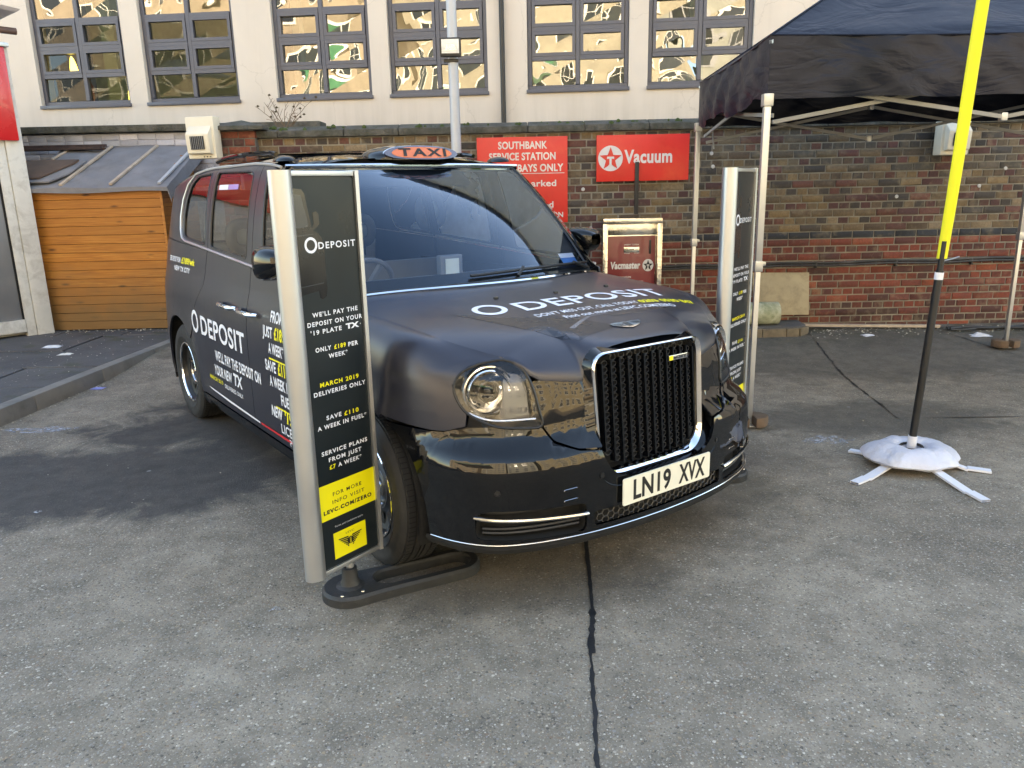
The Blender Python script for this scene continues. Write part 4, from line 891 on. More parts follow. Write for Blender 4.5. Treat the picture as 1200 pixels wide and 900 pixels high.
for pts, w, j in (([(.34, 8.0), (.335, 3.4), (.30, 2.75)], .016, .0020), ([(.300, 2.75), (.29, 2.66), (.262, 2.45)], .024, .0080), ([(.262, 2.45), (.225, 1.9), (.20, 1.2), (.16, .3)], .015, .0042), ([(3.15, 8.15), (2.82, 6.17), (2.71, 5.2)], .012, .006), ([(2.71, 5.2), (6.8, 5.05)], .008, .004), ([(4.35, 8.2), (4.75, 6.9), (5.4, 5.6), (6.5, 4.2)], .010, .004)):
    g = MB(); g.grid(joint(pts, w, j)); tag(g.build('road_joint', M_bitumen), kind='structure')
# left pavement: paving bays with open joints, kerb stones
def kx(y): return -3.66 + .075 * (y - 7.0)
paving = empty('pavement'); tag(paving, kind='structure')
bed = MB(); bed.add([(-14, -6, .085), (kx(-6) - .1, -6, .085), (kx(12) - .1, 12, .085), (-14, 12, .085)], [(0, 1, 2, 3)]); bed.build('paving_bed', pm('mossy joint soil', (.035, .04, .022), .95, 0, .4, 12, .8, 60, .01), paving)
rows_y = [-6, -2, .6, 2.9, 4.6, 6.2, 6.95, 7.75, 8.6, 9.4, 12]
for i in range(len(rows_y) - 1):
    y0, y1 = rows_y[i] + .012, rows_y[i + 1] - .012; cols = [kx((y0 + y1) / 2) - .15]; off = random.uniform(.5, 1.2)
    while cols[-1] > -9: cols.append(cols[-1] - off); off = random.uniform(.7, 1.3)
    for j in range(len(cols) - 1):
        x1, x0 = cols[j] - .012, cols[j + 1] + .012; b = MB(); z = .115 + random.uniform(-.004, .006); k = lambda: random.uniform(-.008, .008)
        xr = [kx(y0) - .14, kx(y1) - .14] if j == 0 else [x1, x1]
        b.add([(x0 + k(), y0 + k(), .07), (xr[0], y0, .07), (xr[1], y1, .07), (x0 + k(), y1 + k(), .07), (x0, y0, z + k() / 3), (xr[0], y0, z + k() / 3), (xr[1], y1, z + k() / 3), (x0, y1, z + k() / 3)], [(4, 5, 6, 7), (0, 1, 5, 4), (1, 2, 6, 5), (2, 3, 7, 6), (3, 0, 4, 7)])
        b.build('paving_slab', M_pave, paving, bevel=.006, seg=1)
kerb = empty('kerb'); tag(kerb, kind='structure')
y = -6.0
while y < 11.5:
    y2 = y + .914; b = MB(); zt = .125; a0, a1 = kx(y + .004), kx(y2 - .004)
    b.add([(a0 - .13, y + .004, -.05), (a0, y + .004, -.05), (a1, y2 - .004, -.05), (a1 - .13, y2 - .004, -.05), (a0 - .13, y + .004, zt), (a0 - .012, y + .004, zt), (a1 - .012, y2 - .004, zt), (a1 - .13, y2 - .004, zt)], [(0, 3, 2, 1), (4, 5, 6, 7), (0, 1, 5, 4), (1, 2, 6, 5), (2, 3, 7, 6), (3, 0, 4, 7)])
    b.build('kerb_stone', M_concrete, kerb, bevel=.012, seg=2); y = y2

# ------------------------------------------------------------------ brickwork
def cam_px(p):
    v = M.inverted() @ Vector(p); return (600 + F_PX * v.x / -v.z, 450 - F_PX * v.y / -v.z, -v.z) if v.z < -.1 else (-999, -999, 1)
def brick_mesh(L, H, D, seed):
    rr = random.Random(seed); bm = bmesh.new(); bmesh.ops.create_cube(bm, size=1)
    for v in bm.verts: v.co = Vector((v.co.x * L, v.co.y * D, v.co.z * H))
    for f in [f for f in bm.faces if f.normal.y > .5]: bm.faces.remove(f)
    bmesh.ops.bevel(bm, geom=[e for e in bm.edges if all(v.co.y < 0 for v in e.verts)], offset=.005, segments=1, affect='EDGES')
    for v in bm.verts: v.co += Vector((rr.uniform(-1, 1) * .0025, rr.uniform(-1, 1) * .0015, rr.uniform(-1, 1) * .002))
    me = bpy.data.meshes.new('brick'); bm.to_mesh(me); bm.free(); me.shade_smooth(); me.set_sharp_from_angle(angle=R(50)); return me
def pick(rr, table):
    t = rr.random() * sum(w for w, _ in table)
    for w, c in table:
        t -= w
        if t <= 0: break
    k = rr.uniform(.78, 1.22); return tuple(min(1, x * k) for x in c)
STOCK = [(22, (.165, .115, .068)), (13, (.22, .145, .072)), (20, (.115, .078, .052)), (17, (.135, .052, .038)), (13, (.095, .038, .036)), (15, (.062, .050, .042)), (4, (.26, .19, .12))]
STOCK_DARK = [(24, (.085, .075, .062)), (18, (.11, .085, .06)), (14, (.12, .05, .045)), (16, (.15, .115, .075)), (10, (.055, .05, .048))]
REDB = [(45, (.205, .046, .028)), (30, (.15, .038, .027)), (10, (.27, .068, .036)), (15, (.10, .032, .028))]
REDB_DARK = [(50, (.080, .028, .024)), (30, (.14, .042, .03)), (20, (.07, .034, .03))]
BLUE = [(1, (.030, .034, .042))]; GREYP = [(60, (.42, .42, .47)), (25, (.36, .36, .39)), (15, (.47, .46, .50))]
def brickwork(parent, origin, ux, courses, x_range, table_fn, mats, H=.075, max_obj=300, bond=None, visible=None, ret=None):
    """bricks of a wall: the ones that show largest are objects, the rest one mesh of kind stuff"""
    rr = random.Random(hash(parent.name) % 1000 if False else len(parent.name)); ux = Vector(ux).normalized(); uy = Vector((-ux.y, ux.x, 0)); ang = math.atan2(ux.y, ux.x)
    kinds = {}; items = []
    for c in range(courses):
        z = origin[2] + H * (c + .5); typ = bond(c); step = .225 if typ == 'S' else .1125; o = 0 if typ == 'S' else .05625; x = x_range[0] - (.225 - (o if typ == 'H' else (.1125 * (c % 4 == 2)))) + 0
        while x < x_range[1]:
            a = max(x, x_range[0]); b = min(x + step, x_range[1])
            if b - a > .04: items.append((c, z, (a + b) / 2, b - a - .0105, typ))
            x += step
    def key(it):
        p = Vector(origin) + ux * it[2]; p.z = it[1]; q = cam_px(p)
        vis = -20 < q[0] < 1220 and -20 < q[1] < 920 and (visible is None or visible(q, it)); return (0 if vis else 1, -it[3] / q[2])
    items.sort(key=key); big = items[:max_obj]; rest = items[max_obj:]
    for it in big:
        k = (round(it[3], 3), rr.randrange(3))
        if k not in kinds: kinds[k] = brick_mesh(it[3], H - .0105, .05, hash(k) % 999); kinds[k].materials.append(mats[0])
        p = Vector(origin) + ux * it[2] - uy * 0; d = rr.uniform(-.002, .003); o = link('brick', kinds[k], parent, (p.x + uy.x * (.025 - .006 + d), p.y + uy.y * (.025 - .006 + d), it[1]), (0, 0, ang + rr.uniform(-.004, .004)))
        o.color = (*pick(rr, table_fn(it[0], it[2], rr)), 1)
    if rest:
        V = []; Fc = []; Cc = []
        for it in rest:
            p = Vector(origin) + ux * it[2]; d = rr.uniform(-.002, .003); l = it[3] / 2; h = (H - .0105) / 2; b = len(V); col = pick(rr, table_fn(it[0], it[2], rr))
            for (xx, yy, zz) in ((-l, .03, -h), (l, .03, -h), (l, .03, h), (-l, .03, h), (-l + .004, -.006 + d, -h + .004), (l - .004, -.006 + d, -h + .004), (l - .004, -.006 + d, h - .004), (-l + .004, -.006 + d, h - .004)):
                q = p + ux * xx + uy * yy; V.append((q.x, q.y, it[1] + zz))
            for f in ((4, 5, 6, 7), (0, 1, 5, 4), (1, 2, 6, 5), (2, 3, 7, 6), (3, 0, 4, 7)): Fc.append(tuple(b + i for i in f)); Cc.append((*col, 1))
        me = bpy.data.meshes.new('brick_courses'); me.from_pydata(V, [], Fc); at = me.attributes.new('bcol', 'FLOAT_COLOR', 'FACE'); at.data.foreach_set('color', np.array(Cc, 'f').ravel()); me.materials.append(mats[1]); tag(link('brick_courses', me, parent), kind='stuff')
WY = 8.27; WX0, WX1 = -2.9, 7.4
bwall = empty('brick_wall', (0, 0, 0)); tag(bwall, 'long boundary wall with red brick foot, blue band course and mixed brown brick above', 'brick wall')
NC = 28; Z0 = .0665
def bond(c):
    if c == 13: return 'S'
    return 'S' if c % 2 == 0 else 'H'
def tf(c, x, rr):
    if c == 13: return BLUE
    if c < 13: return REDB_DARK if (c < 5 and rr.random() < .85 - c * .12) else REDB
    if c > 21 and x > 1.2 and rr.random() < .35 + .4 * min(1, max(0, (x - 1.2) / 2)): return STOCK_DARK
    return STOCK
def vis_w(q, it):
    x, y = q[0], q[1]
    if x > 815 and y < 150: return False
    if y < 138: return False
    if x < 700 and y > 190 and not (x > 560 + (y - 190) * 1.0): return False
    if 700 < x < 860 and y > 318 + (x - 700) * .4: return False
    if 697 < x < 806 and 157 < y < 214: return False
    if 707 < x < 776 and y > 252: return False
    return True
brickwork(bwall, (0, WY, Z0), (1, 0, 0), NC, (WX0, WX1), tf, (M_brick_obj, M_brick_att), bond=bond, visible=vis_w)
b = MB(); b.box(((WX0 + WX1) / 2, WY + .113, 1.05), (WX1 - WX0 - .01, .22, 2.24)); b.build('mortar_core', M_mortar, bwall)
x = WX0 - .02
rr = random.Random(3)
while x < WX1:
    l = rr.uniform(.55, .75); x2 = min(x + l, WX1); cb = MB(); zz = rr.uniform(-.004, .004); yo = rr.uniform(-.006, .006)
    cb.add([(x + .003, WY - .055 + yo, 2.172), (x2 - .003, WY - .055 + yo, 2.172), (x2 - .003, WY + .30, 2.172), (x + .003, WY + .30, 2.172), (x + .003, WY - .06 + yo, 2.235 + zz), (x2 - .003, WY - .06 + yo, 2.235 + zz), (x2 - .003, WY + .11, 2.285 + zz), (x + .003, WY + .11, 2.285 + zz), (x + .003, WY + .30, 2.235), (x2 - .003, WY + .30, 2.235)], [(0, 3, 2, 1), (0, 1, 5, 4), (4, 5, 6, 7), (7, 6, 9, 8), (3, 8, 9, 2), (0, 4, 7, 8, 3), (1, 2, 9, 6, 5)])
    cb.build('coping_stone', M_coping, bwall, bevel=.008, seg=2); x = x2
# moss cushions on the coping
mm = MB()
for k in range(90):
    x = rr.uniform(-2.6, 2.6); s_ = rr.uniform(.006, .024); c = Vector((x, WY - rr.uniform(-.12, .05), 2.243 + .03 * rr.random())); mm.lathe([(0, s_), (s_ * .8, s_ * .6), (s_ * 1.2, 0), (s_ * 1.1, -.015)], 7, Matrix.Translation(c))
tag(mm.build('moss_cushion', pm('moss', (.05, .075, .018), .95, 0, .4, 30, .8, 100, .01), bwall, smooth=True), kind='stuff')
# bolt heads, old fixings and paint drips on the wall
for k, (x, z) in enumerate([(2.10, 1.93), (1.72, 1.83), (2.12, 1.80), (1.95, 1.66), (2.62, 1.60), (.78, 1.60), (.86, 1.20), (4.05, 1.46), (5.15, 1.72), (4.9, 1.55)]):
    d = MB(); d.lathe([(0, .004), (.014, .004), (.020, 0)], 9, Matrix.Translation((x, WY - .008, z)) @ Matrix.Rotation(R(90), 4, 'X')); d.build('mortar_dab', pm('lime dab', (.5, .48, .46), .9), bwall)
# end pier with a cap
pier = empty('brick_pier'); tag(pier, 'red brick pier with a dark stone cap at the left end of the wall', 'brick pier')
brickwork(pier, (-2.93, WY - .10, Z0), (1, 0, 0), 29, (0, .40), lambda c, x, r: [(50, (.23, .06, .035)), (30, (.17, .05, .03)), (15, (.10, .04, .035))], (M_brick_obj, M_brick_att), bond=lambda c: 'SH'[c % 2], max_obj=60)
b = MB(); b.box((-2.73, WY + .113, 1.10), (.385, .42, 2.30)); b.build('mortar_core', M_mortar_dark, pier)
b = MB(); b.add([(-3.02, WY - .2, 2.245), (-2.42, WY - .2, 2.245), (-2.42, WY + .4, 2.245), (-3.02, WY + .4, 2.245), (-3.02, WY - .2, 2.285), (-2.42, WY - .2, 2.285), (-2.42, WY + .4, 2.285), (-3.02, WY + .4, 2.285), (-2.72, WY + .1, 2.36)], [(0, 3, 2, 1), (0, 1, 5, 4), (1, 2, 6, 5), (2, 3, 7, 6), (3, 0, 4, 7), (4, 5, 8), (5, 6, 8), (6, 7, 8), (7, 4, 8)]); b.build('pier_cap', M_coping, pier, bevel=.008)
# painted wall behind the shed
pw = empty('painted_wall'); tag(pw, 'pale grey painted brick wall rising behind the shed roof', 'painted brick wall')
brickwork(pw, (-9.5, 10.0, .12), (1, 0, 0), 30, (0, 7.2), lambda c, x, r: GREYP, (M_brick_paint, M_brick_att), bond=lambda c: 'S', max_obj=150, visible=lambda q, it: 140 < q[1] < 190)
b = MB(); b.box((-5.9, 10.113, 1.24), (7.2, .22, 2.27)); b.build('mortar_core', pm('painted mortar', (.33, .33, .37), .9), pw)
b = MB(); b.box((-5.9, 10.1, 2.43), (7.25, .36, .08)); b.build('coping_slab', M_coping, pw, bevel=.01)
b = MB(); b.box((-2.45, 9.15, 1.2), (.22, 1.7, 2.1)); tag(b.build('return_wall', M_mortar_dark), 'brick return wall running back from the pier to the painted wall', 'wall')

# ------------------------------------------------------------------ shed
shed = empty('timber_shed', (-4.65, 8.95, .115)); tag(shed, 'orange stained board shed with grey felt roof between kiosk and taxi', 'shed')
SX0, SX1 = -5.40, -3.90
def sh(x, y, z): return (x + 4.65, y - 8.95, z - .115)
nb = 16; bh = (1.700 - .125) / nb; bmesh_board = []
for k in range(nb):
    z = .125 + bh * k; b = MB(); d = .004 * random.random()
    b.add([sh(SX0, 8.95 - d, z), sh(SX1, 8.95 - d, z), sh(SX1, 8.95 - .003 - d, z + bh - .003), sh(SX0, 8.95 - .003 - d, z + bh - .003), sh(SX0, 8.975, z), sh(SX1, 8.975, z), sh(SX1, 8.975, z + bh - .004), sh(SX0, 8.975, z + bh - .004)], [(0, 1, 2, 3), (4, 7, 6, 5), (0, 4, 5, 1), (3, 2, 6, 7), (0, 3, 7, 4), (1, 5, 6, 2)]); b.build('weatherboard', M_wood, shed, bevel=.002, seg=1)
for k in range(nb + 4):
    z = .125 + bh * k; ym = 10.0; zt = z + bh - .004; zr = lambda yy: 1.71 + (yy - 8.95) * .48
    if z > zr(ym) - .03: continue
    y0 = 8.975 if z < 1.66 else 8.975 + (z - 1.66) / .48
    b = MB(); b.box(((SX1 - .0125) + 4.65, (y0 + 9.98) / 2 - 8.95, (z + zt) / 2 - .115), (.022, 9.98 - y0, zt - z)); b.build('side_weatherboard', M_wood, shed)
b = MB(); b.box((.0, .03, 0), (1.46, .01, 1.5)); 
ck = MB(); ck.box(((SX0 + SX1) / 2 + 4.65, .52, .78), (1.42, 1.0, 1.54)); ck.build('shed_lining', M_under, shed)
cb = MB(); cb.box((SX1 + 4.65 + .006, -.006, .80), (.028, .022, 1.57)); cb.build('corner_bead', M_wood, shed, bevel=.003)
# felt roof: sheet with soft folds and a turned-down verge
def zroof(y): return 1.735 + (y - 8.88) * .44
rng2 = random.Random(9); g = MB(); rows = []
for i in range(34):
    x = -5.46 + (SX1 + .12 + 5.46) * i / 33; r = []
    for j in range(16):
        y = 8.86 + 1.13 * j / 15; r.append(sh(x, y, zroof(y) + .006 * math.sin(x * 7 + y * 2) + .004 * math.sin(y * 21 + x * 3)))
    r = [sh(x, 8.862, zroof(8.86) - .05 - .008 * math.sin(x * 5))] + r; rows.append(r)
last = rows[-1]; rows.append([(p[0] + .035, p[1], p[2] - .13) for p in last]); g.grid(rows); g.build('felt_roof', M_felt, shed, smooth=True, sharp=60)
for x0, x1 in ((-5.22, -4.98), (-4.62, -4.30), (-4.0, -3.55 - .1)):
    pass
for xa, xb, m_ in ((-4.98, -4.86, M_batten), (-4.42, -4.30, M_batten), (-3.88, -3.82, pm('lead flashing', (.40, .41, .44), .5))):
    b = MB(); b.bar(sh(xa, 8.90, zroof(8.90) + .018), sh(xb, 9.95, zroof(9.95) + .018), .038, .024); b.build('roof_batten', m_, shed, bevel=.003)
b = MB(); b.bar(sh(-5.42, 9.6, zroof(9.6) + .02), sh(-5.33, 9.95, zroof(9.95) + .02), .03, .02); b.build('roof_batten', M_batten, shed, bevel=.003)
def loose(name, pts, th, m, label, cat, group=None):
    b = MB(); n = len(pts); P = [Vector(p) for p in pts]; nn = (P[1] - P[0]).cross(P[-1] - P[0]).normalized() * th
    if nn.z < 0: nn = -nn
    b.add(P + [p + nn for p in P], [tuple(range(n)), tuple(range(n, 2 * n))] + [(i, (i + 1) % n, n + (i + 1) % n, n + i) for i in range(n)]); return tag(b.build(name, m, bevel=.004), label, cat, group)
zz = lambda x, y, d=0: (x, y, zroof(y) + d)
loose('roof_offcut', [zz(-5.62, 8.93, .03), zz(-5.12, 8.93, .03), zz(-4.98, 9.12, .035), zz(-4.93, 9.45, .04), zz(-5.62, 9.45, .04)], .02, M_felt, 'dark felt offcut lying under the brown board on the shed roof', 'roofing felt')
loose('loose_board', [zz(-5.66, 8.96, .056), zz(-5.24, 8.97, .058), zz(-5.16, 9.10, .062), zz(-5.02, 9.32, .066), zz(-5.0, 9.42, .066), zz(-5.66, 9.42, .066)], .022, pm('rotten brown board', (.10, .065, .05), .85, 0, .25, 6, .5, 60, .006, dirt=(.30, .22, .15), dirt_amt=.2), 'brown weathered board lying flat on the shed roof', 'board')
b = MB()
for dy, dz, x1 in ((0, 0, -4.95), (-.05, .004, -5.0), (-.02, .035, -4.90)): b.box((-5.45 + (x1 + 4.95) / 2, 9.86 + dy, zroof(9.86) + .03 + dz), (1.1, .045, .03), rz=.01)
tag(b.build('charred_planks', pm('charred timber', (.05, .03, .028), .8, 0, .5, 14, .5, 60, dirt=(.25, .15, .12), dirt_amt=.2), bevel=.003), 'charred planks stacked against the painted wall at the top of the shed roof', 'planks')

# ------------------------------------------------------------------ kiosk at the left edge
kiosk = empty('kiosk', (-5.30, 8.86, .115)); tag(kiosk, 'small kiosk with red fascia, grey door panel and white corner post at left edge', 'kiosk')
KM = Matrix.Translation((-5.42, 8.86, .115)); kd = Vector((-.66, -.75, 0)).normalized()   # front runs back towards the camera's left
def kp(t, n, z): q = kd * t + Vector((kd.y, -kd.x, 0)) * n; return (q.x, q.y, z)
def kbox(name, m, t0, t1, n0, n1, z0, z1, bevel=.004):
    b = MB(); vs = [kp(t, n, z) for t in (t0, t1) for n in (n0, n1) for z in (z0, z1)]; b.add(vs, [(0, 1, 3, 2), (4, 6, 7, 5), (0, 4, 5, 1), (2, 3, 7, 6), (0, 2, 6, 4), (1, 5, 7, 3)]); return b.build(name, m, kiosk, bevel=bevel)
kbox('corner_post', M_postwhite, 0, .17, -.03, .14, 0, 3.06)
kbox('door_frame', M_postwhite, .175, .27, -.01, .07, 0, 2.12); kbox('door_threshold', M_postwhite, .275, 2.6, -.02, .10, 0.05, .19)
kbox('door_panel', pm('brushed grey door', (.27, .27, .28), .42, .5, .12, 1.5, dirt=(.45, .4, .34), dirt_amt=.2), .275, 2.6, .02, .06, .195, 2.12)
kbox('door_gasket', M_under, .268, .290, .008, .055, .19, 2.12, 0)
kbox('red_fascia', pm('glossy red fascia', (.62, .015, .02), .25, 0, .04, 2, coat=.4), .045, 2.6, -.075, -.032, 2.12, 3.06); kbox('fascia_cap', M_alu, .0, 2.62, -.10, .06, 3.065, 3.105)
kbox('kiosk_shell', M_postwhite, .02, 2.6, .145, 1.6, 0, 3.055)
kbox('canopy_bracket', M_steel, .18, .24, -.16, .0, 3.11, 3.28); b = MB(); b.tube([kp(-.08, -.13, 3.22), kp(2.4, -.13, 3.22)], .035, 10); b.build('canopy_beam', pm('brown steel beam', (.10, .06, .05), .6, 0, .2, 8, dirt=(.25, .2, .18), dirt_amt=.3), kiosk, smooth=True)
g = MB(); g.grid([[kp(-.10 + .03 * abs(math.sin(i * 1.57)) + 0 * j, -.30 + i * .038, 3.40 + .014 * math.cos(i * math.pi) + .0 * j) if j == 0 else kp(2.6, -.30 + i * .038, 3.70 + .014 * math.cos(i * math.pi)) for j in range(2)] for i in range(40)]); g.build('corrugated_roof', M_awning, kiosk, smooth=True)

# ------------------------------------------------------------------ white building behind
bld = empty('white_building', (0, 11.3, 0), 0); tag(bld, 'cream rendered building with grey multi-pane windows standing behind the boundary wall', 'building')
fx = Vector((1, -.1, 0)).normalized(); fn_ = Vector((-.1, -1, 0)).normalized()      # along the facade, outward
def fp(u, n, z): q = fx * u + fn_ * n; return (q.x, q.y, z)
def fbox(b, u0, u1, n0, n1, z0, z1):
    vs = [fp(u, n, z) for u in (u0, u1) for n in (n0, n1) for z in (z0, z1)]; return b.add(vs, [(0, 1, 3, 2), (4, 6, 7, 5), (0, 4, 5, 1), (2, 3, 7, 6), (0, 2, 6, 4), (1, 5, 7, 3)])
WINX = [-6.815, -5.172, -3.245, -1.612, .302, 1.925]; WW = 1.37; WZ0, ROWH = 2.885, .372; NR = 7; WZ1 = WZ0 + .075 + ROWH * NR
ZT = 8.9
w_ = MB(); edges = [-22.0]
for x in WINX: edges += [x, x + WW]
edges.append(22.0)
for i in range(0, len(edges) - 1, 2): fbox(w_, edges[i], edges[i + 1], -.35, 0, 0, ZT)
for x in WINX: fbox(w_, x, x + WW, -.35, 0, 0, WZ0); fbox(w_, x, x + WW, -.35, 0, WZ1, ZT)
w_.build('rendered_wall', M_facade, bld, recalc=False)
rf = MB(); fbox(rf, -22, 22, -10, .25, ZT + .003, ZT + .25); fbox(rf, -22, 22, -10, -9.8, 0, ZT); rf.build('roof', M_frame, bld)
M_pane = [glassm('window pane %s' % k, (.62, .64, .55), 1.5, r_, 1.7 if r_ else .7, wave=w__, wscale=s__) for k, (r_, w__, s__) in {'calm': (.0, .008, 1.2), 'wavy': (.12, .014, .9), 'rippled': (.15, .026, 1.3)}.items()]
room = MB(); fbox(room, -8.5, 5, -4.2, -4.1, 2.0, 6.5); fbox(room, -8.5, 5, -4.1, -.36, 2.40, 2.5); room.build('room_back_wall', pm('olive grey interior wall', (.55, .56, .42), .9), bld)
room = MB(); fbox(room, -8.5, 5, -4.1, -.36, 5.9, 6.0); room.build('room_ceiling', pm('interior ceiling', (.5, .5, .45), .9), bld)
pil = MB(); [fbox(pil, u, u + .22, -1.4, -1.2, 2.5, 5.9) for u in (-6.5, -4.15, -3.5, 2.6)]; pil.build('interior_pillar', pm('pale green pillar', (.42, .50, .42), .8), bld)
br_ = MB(); fbox(br_, -4.2, -3.3, -.95, -.9, 2.5, 4.4); br_.build('interior_brown_door', pm('brown interior door', (.12, .06, .035), .6), bld)
stp = MB(); [fbox(stp, -4.85, -4.2, -1.62, -1.5, 2.62 + k * .09, 2.655 + k * .09) for k in range(7)]; stp.build('interior_louvre', pm('pale louvre', (.4, .4, .36), .8), bld)
fe = MB(); fe.lathe([(0, 0), (.045, 0), (.05, .03), (.05, .27), (.03, .31), (.018, .36), (.03, .38), (0, .39)], 14, Matrix.Translation(fp(-6.30, -.42, 2.96))); fe.build('interior_fire_extinguisher', pm('dull red', (.25, .06, .04), .4), bld, smooth=True)
gl_ = MB(); gl_.box(fp(-.6, -.8, 2.97), (1.6, .5, .06)); gl_.box(fp(1.0, -.8, 2.97), (1.3, .5, .06)); gl_.build('interior_green_bench', pm('green counter', (.05, .45, .22), .5), bld)
M_lampglow = pm('warm wall lamp', (.9, .75, .2), .5, emis=((1, .78, .16), 1.6))
for (u, z, d) in ((-6.47, 3.38, 0), (-5.62, 2.99, 0)):
    l_ = MB(); l_.add([fp(u + x, -.28, z + y) for x, y in smooth_closed([(0, 0), (.11, 0), (.105, .10), (.07, .21), (.03, .26), (.005, .20), (-.01, .1)], 3)], [tuple(range(21))]); l_.build('interior_wall_lamp', M_lampglow, bld)
for wi, x in enumerate(WINX):
    fr = MB(); T = .055
    fbox(fr, x + .004, x + WW - .004, -.14, -.07, WZ0 + .045, WZ0 + .045 + T); fbox(fr, x + .004, x + .004 + T, -.14, -.07, WZ0 + .045 + T, WZ1 - .003); fbox(fr, x + WW - .004 - T, x + WW - .004, -.14, -.07, WZ0 + .045 + T, WZ1 - .003); fbox(fr, x + .006 + T, x + WW - .006 - T, -.14, -.07, WZ1 - T, WZ1 - .003)
    fbox(fr, x + WW / 2 - .03, x + WW / 2 + .03, -.142, -.065, WZ0 + .05 + T, WZ1 - T - .002)
    fo = fr.build('window', M_frame, bld, bevel=.004, seg=1)
    for r in range(1, NR):
        z = WZ0 + .075 + ROWH * r
        for c in range(2):
            tb = MB(); a = x + .008 + T if c == 0 else x + WW / 2 + .032; e = x + WW / 2 - .032 if c == 0 else x + WW - .008 - T; fbox(tb, a, e, -.146, -.06, z - .027, z + .027); tb.build('glazing_bar', M_frame, fo)
    sl2 = MB(); fbox(sl2, x - .012, x + WW + .012, -.07, .035, WZ0 - .004, WZ0 + .042); sl2.build('window_sill', M_frame, fo, bevel=.004)
    for r in range(NR):
        for c in range(2):
            a = x + .010 + T if c == 0 else x + WW / 2 + .034; e = x + WW / 2 - .034 if c == 0 else x + WW - .010 - T; z0 = WZ0 + .075 + ROWH * r + .029; z1 = z0 + ROWH - .058
            if r == 0: z0 = WZ0 + .105
            # opening lights in the middle rows have their own casement
            cas = MB() if r in (1, 2) else None
            if cas:
                q = .042; fbox(cas, a, e, -.125, -.055, z0, z0 + q); fbox(cas, a, e, -.125, -.055, z1 - q, z1); fbox(cas, a, a + q, -.125, -.055, z0 + q, z1 - q); fbox(cas, e - q, e, -.125, -.055, z0 + q, z1 - q); cas.build('casement', M_frame, fo); a, e, z0, z1 = a + q, e - q, z0 + q, z1 - q
            rp = random.Random(wi * 100 + r * 10 + c); tl = [rp.uniform(-.012, .012) for _ in range(4)]
            p = MB(); p.add([fp(a, -.10 + tl[0], z0), fp(e, -.10 + tl[1], z0), fp(e, -.10 + tl[2], z1), fp(a, -.10 + tl[3], z1)], [(0, 1, 2, 3)])
            mat_i = 0 if (wi < 2 and r < 3) else (1 if rp.random() < .5 else 2); p.build('pane', M_pane[mat_i], fo, recalc=False)
dp = MB(); dp.tube([fp(-.03, .06, .3), fp(-.03, .06, 4.05), fp(-.03, .06, 4.12), fp(-.16, .05, 4.22), fp(-.30, .0, 4.25)], .035, 10); dp.build('downpipe', M_black, bld, smooth=True)
# ------------------------------------------------------------------ signs on the wall
def on_wall(y): return lambda u, v: [(a, y, b) for a, b in zip(u, v)]
def star(cx, cz, r, k=.42, rot=90): return poly2d([(cx + (r if i % 2 == 0 else r * k) * math.cos(R(rot + 36 * i)), cz + (r if i % 2 == 0 else r * k) * math.sin(R(rot + 36 * i))) for i in range(10)])
def disc(cx, cz, r, n=36): return poly2d([(cx + r * math.cos(2 * math.pi * k / n), cz + r * math.sin(2 * math.pi * k / n)) for k in range(n)])
def tee(cx, cz, h): w = h * .85; t = h * .24; return [poly2d([(cx - w / 2, cz + h / 2), (cx - w / 2, cz + h / 2 - t * 1.25), (cx - w / 2 + t * .4, cz + h / 2 - t), (cx + w / 2 - t * .4, cz + h / 2 - t), (cx + w / 2, cz + h / 2 - t * 1.25), (cx + w / 2, cz + h / 2)]), poly2d([(cx - t * .55, cz + h / 2 - t), (cx - t * .55, cz - h / 2 + t * .5), (cx - t, cz - h / 2), (cx + t, cz - h / 2), (cx + t * .55, cz - h / 2 + t * .5), (cx + t * .55, cz + h / 2 - t)])]
b = MB(); b.box((.155, 8.24, 1.70), (.925, .022, .86)); sb_ = b.build('station_sign', M_redsign, bevel=.003); tag(sb_, 'large red wall sign lettered SOUTHBANK SERVICE STATION, partly hidden behind the taxi', 'sign')
yb = 8.2275
flat_print('lettering', [text2d('SOUTHBANK', .068, .16, 2.015, 'C', width=.50, bold=.03), text2d('SERVICE STATION', .068, .155, 1.905, 'C', width=.68, bold=.03), text2d('BAYS ONLY', .068, .575, 1.79, 'R', width=.47, bold=.03), poly2d([(.10, 1.772), (.585, 1.772), (.585, 1.766), (.10, 1.766)]), text2d('vehicles parked', .060, .50, 1.64, 'R', width=.72, bold=.02), text2d('in this area', .060, .33, 1.535, 'R', width=.50, bold=.02), text2d('will be clamped', .060, .47, 1.425, 'R', width=.66, bold=.02), text2d('WITHOUT EXCEPTION', .050, .57, 1.325, 'R', width=.80, bold=.02)], on_wall(yb), pm('worn white letters', (.62, .58, .54), .6, var=.1, dirt=(.6, .12, .08), dirt_amt=.2, dirt_scale=14), sb_)
vs_ = MB(); vs_.box((1.385, 8.225, 1.90), (.945, .035, .455)); vs = vs_.build('vacuum_sign', M_redsign, bevel=.003); tag(vs, 'red wall sign lettered Vacuum with a white disc and red star', 'sign')
yv = 8.2065; M_lw = pm('sign white', (.62, .58, .58), .5, var=.05, dirt=(.6, .15, .1), dirt_amt=.12, dirt_scale=14)
flat_print('disc', [disc(1.055, 1.90, .126)], on_wall(yv - .001), M_lw, vs); flat_print('star', [star(1.055, 1.894, .118)], on_wall(yv - .003), M_redsign, vs); flat_print('letter_t', tee(1.055, 1.875, .085), on_wall(yv - .005), M_lw, vs)
flat_print('lettering', [text2d('Vacuum', .122, 1.195, 1.853, 'L', width=.49, bold=.032)], on_wall(yv - .001), M_lw, vs)
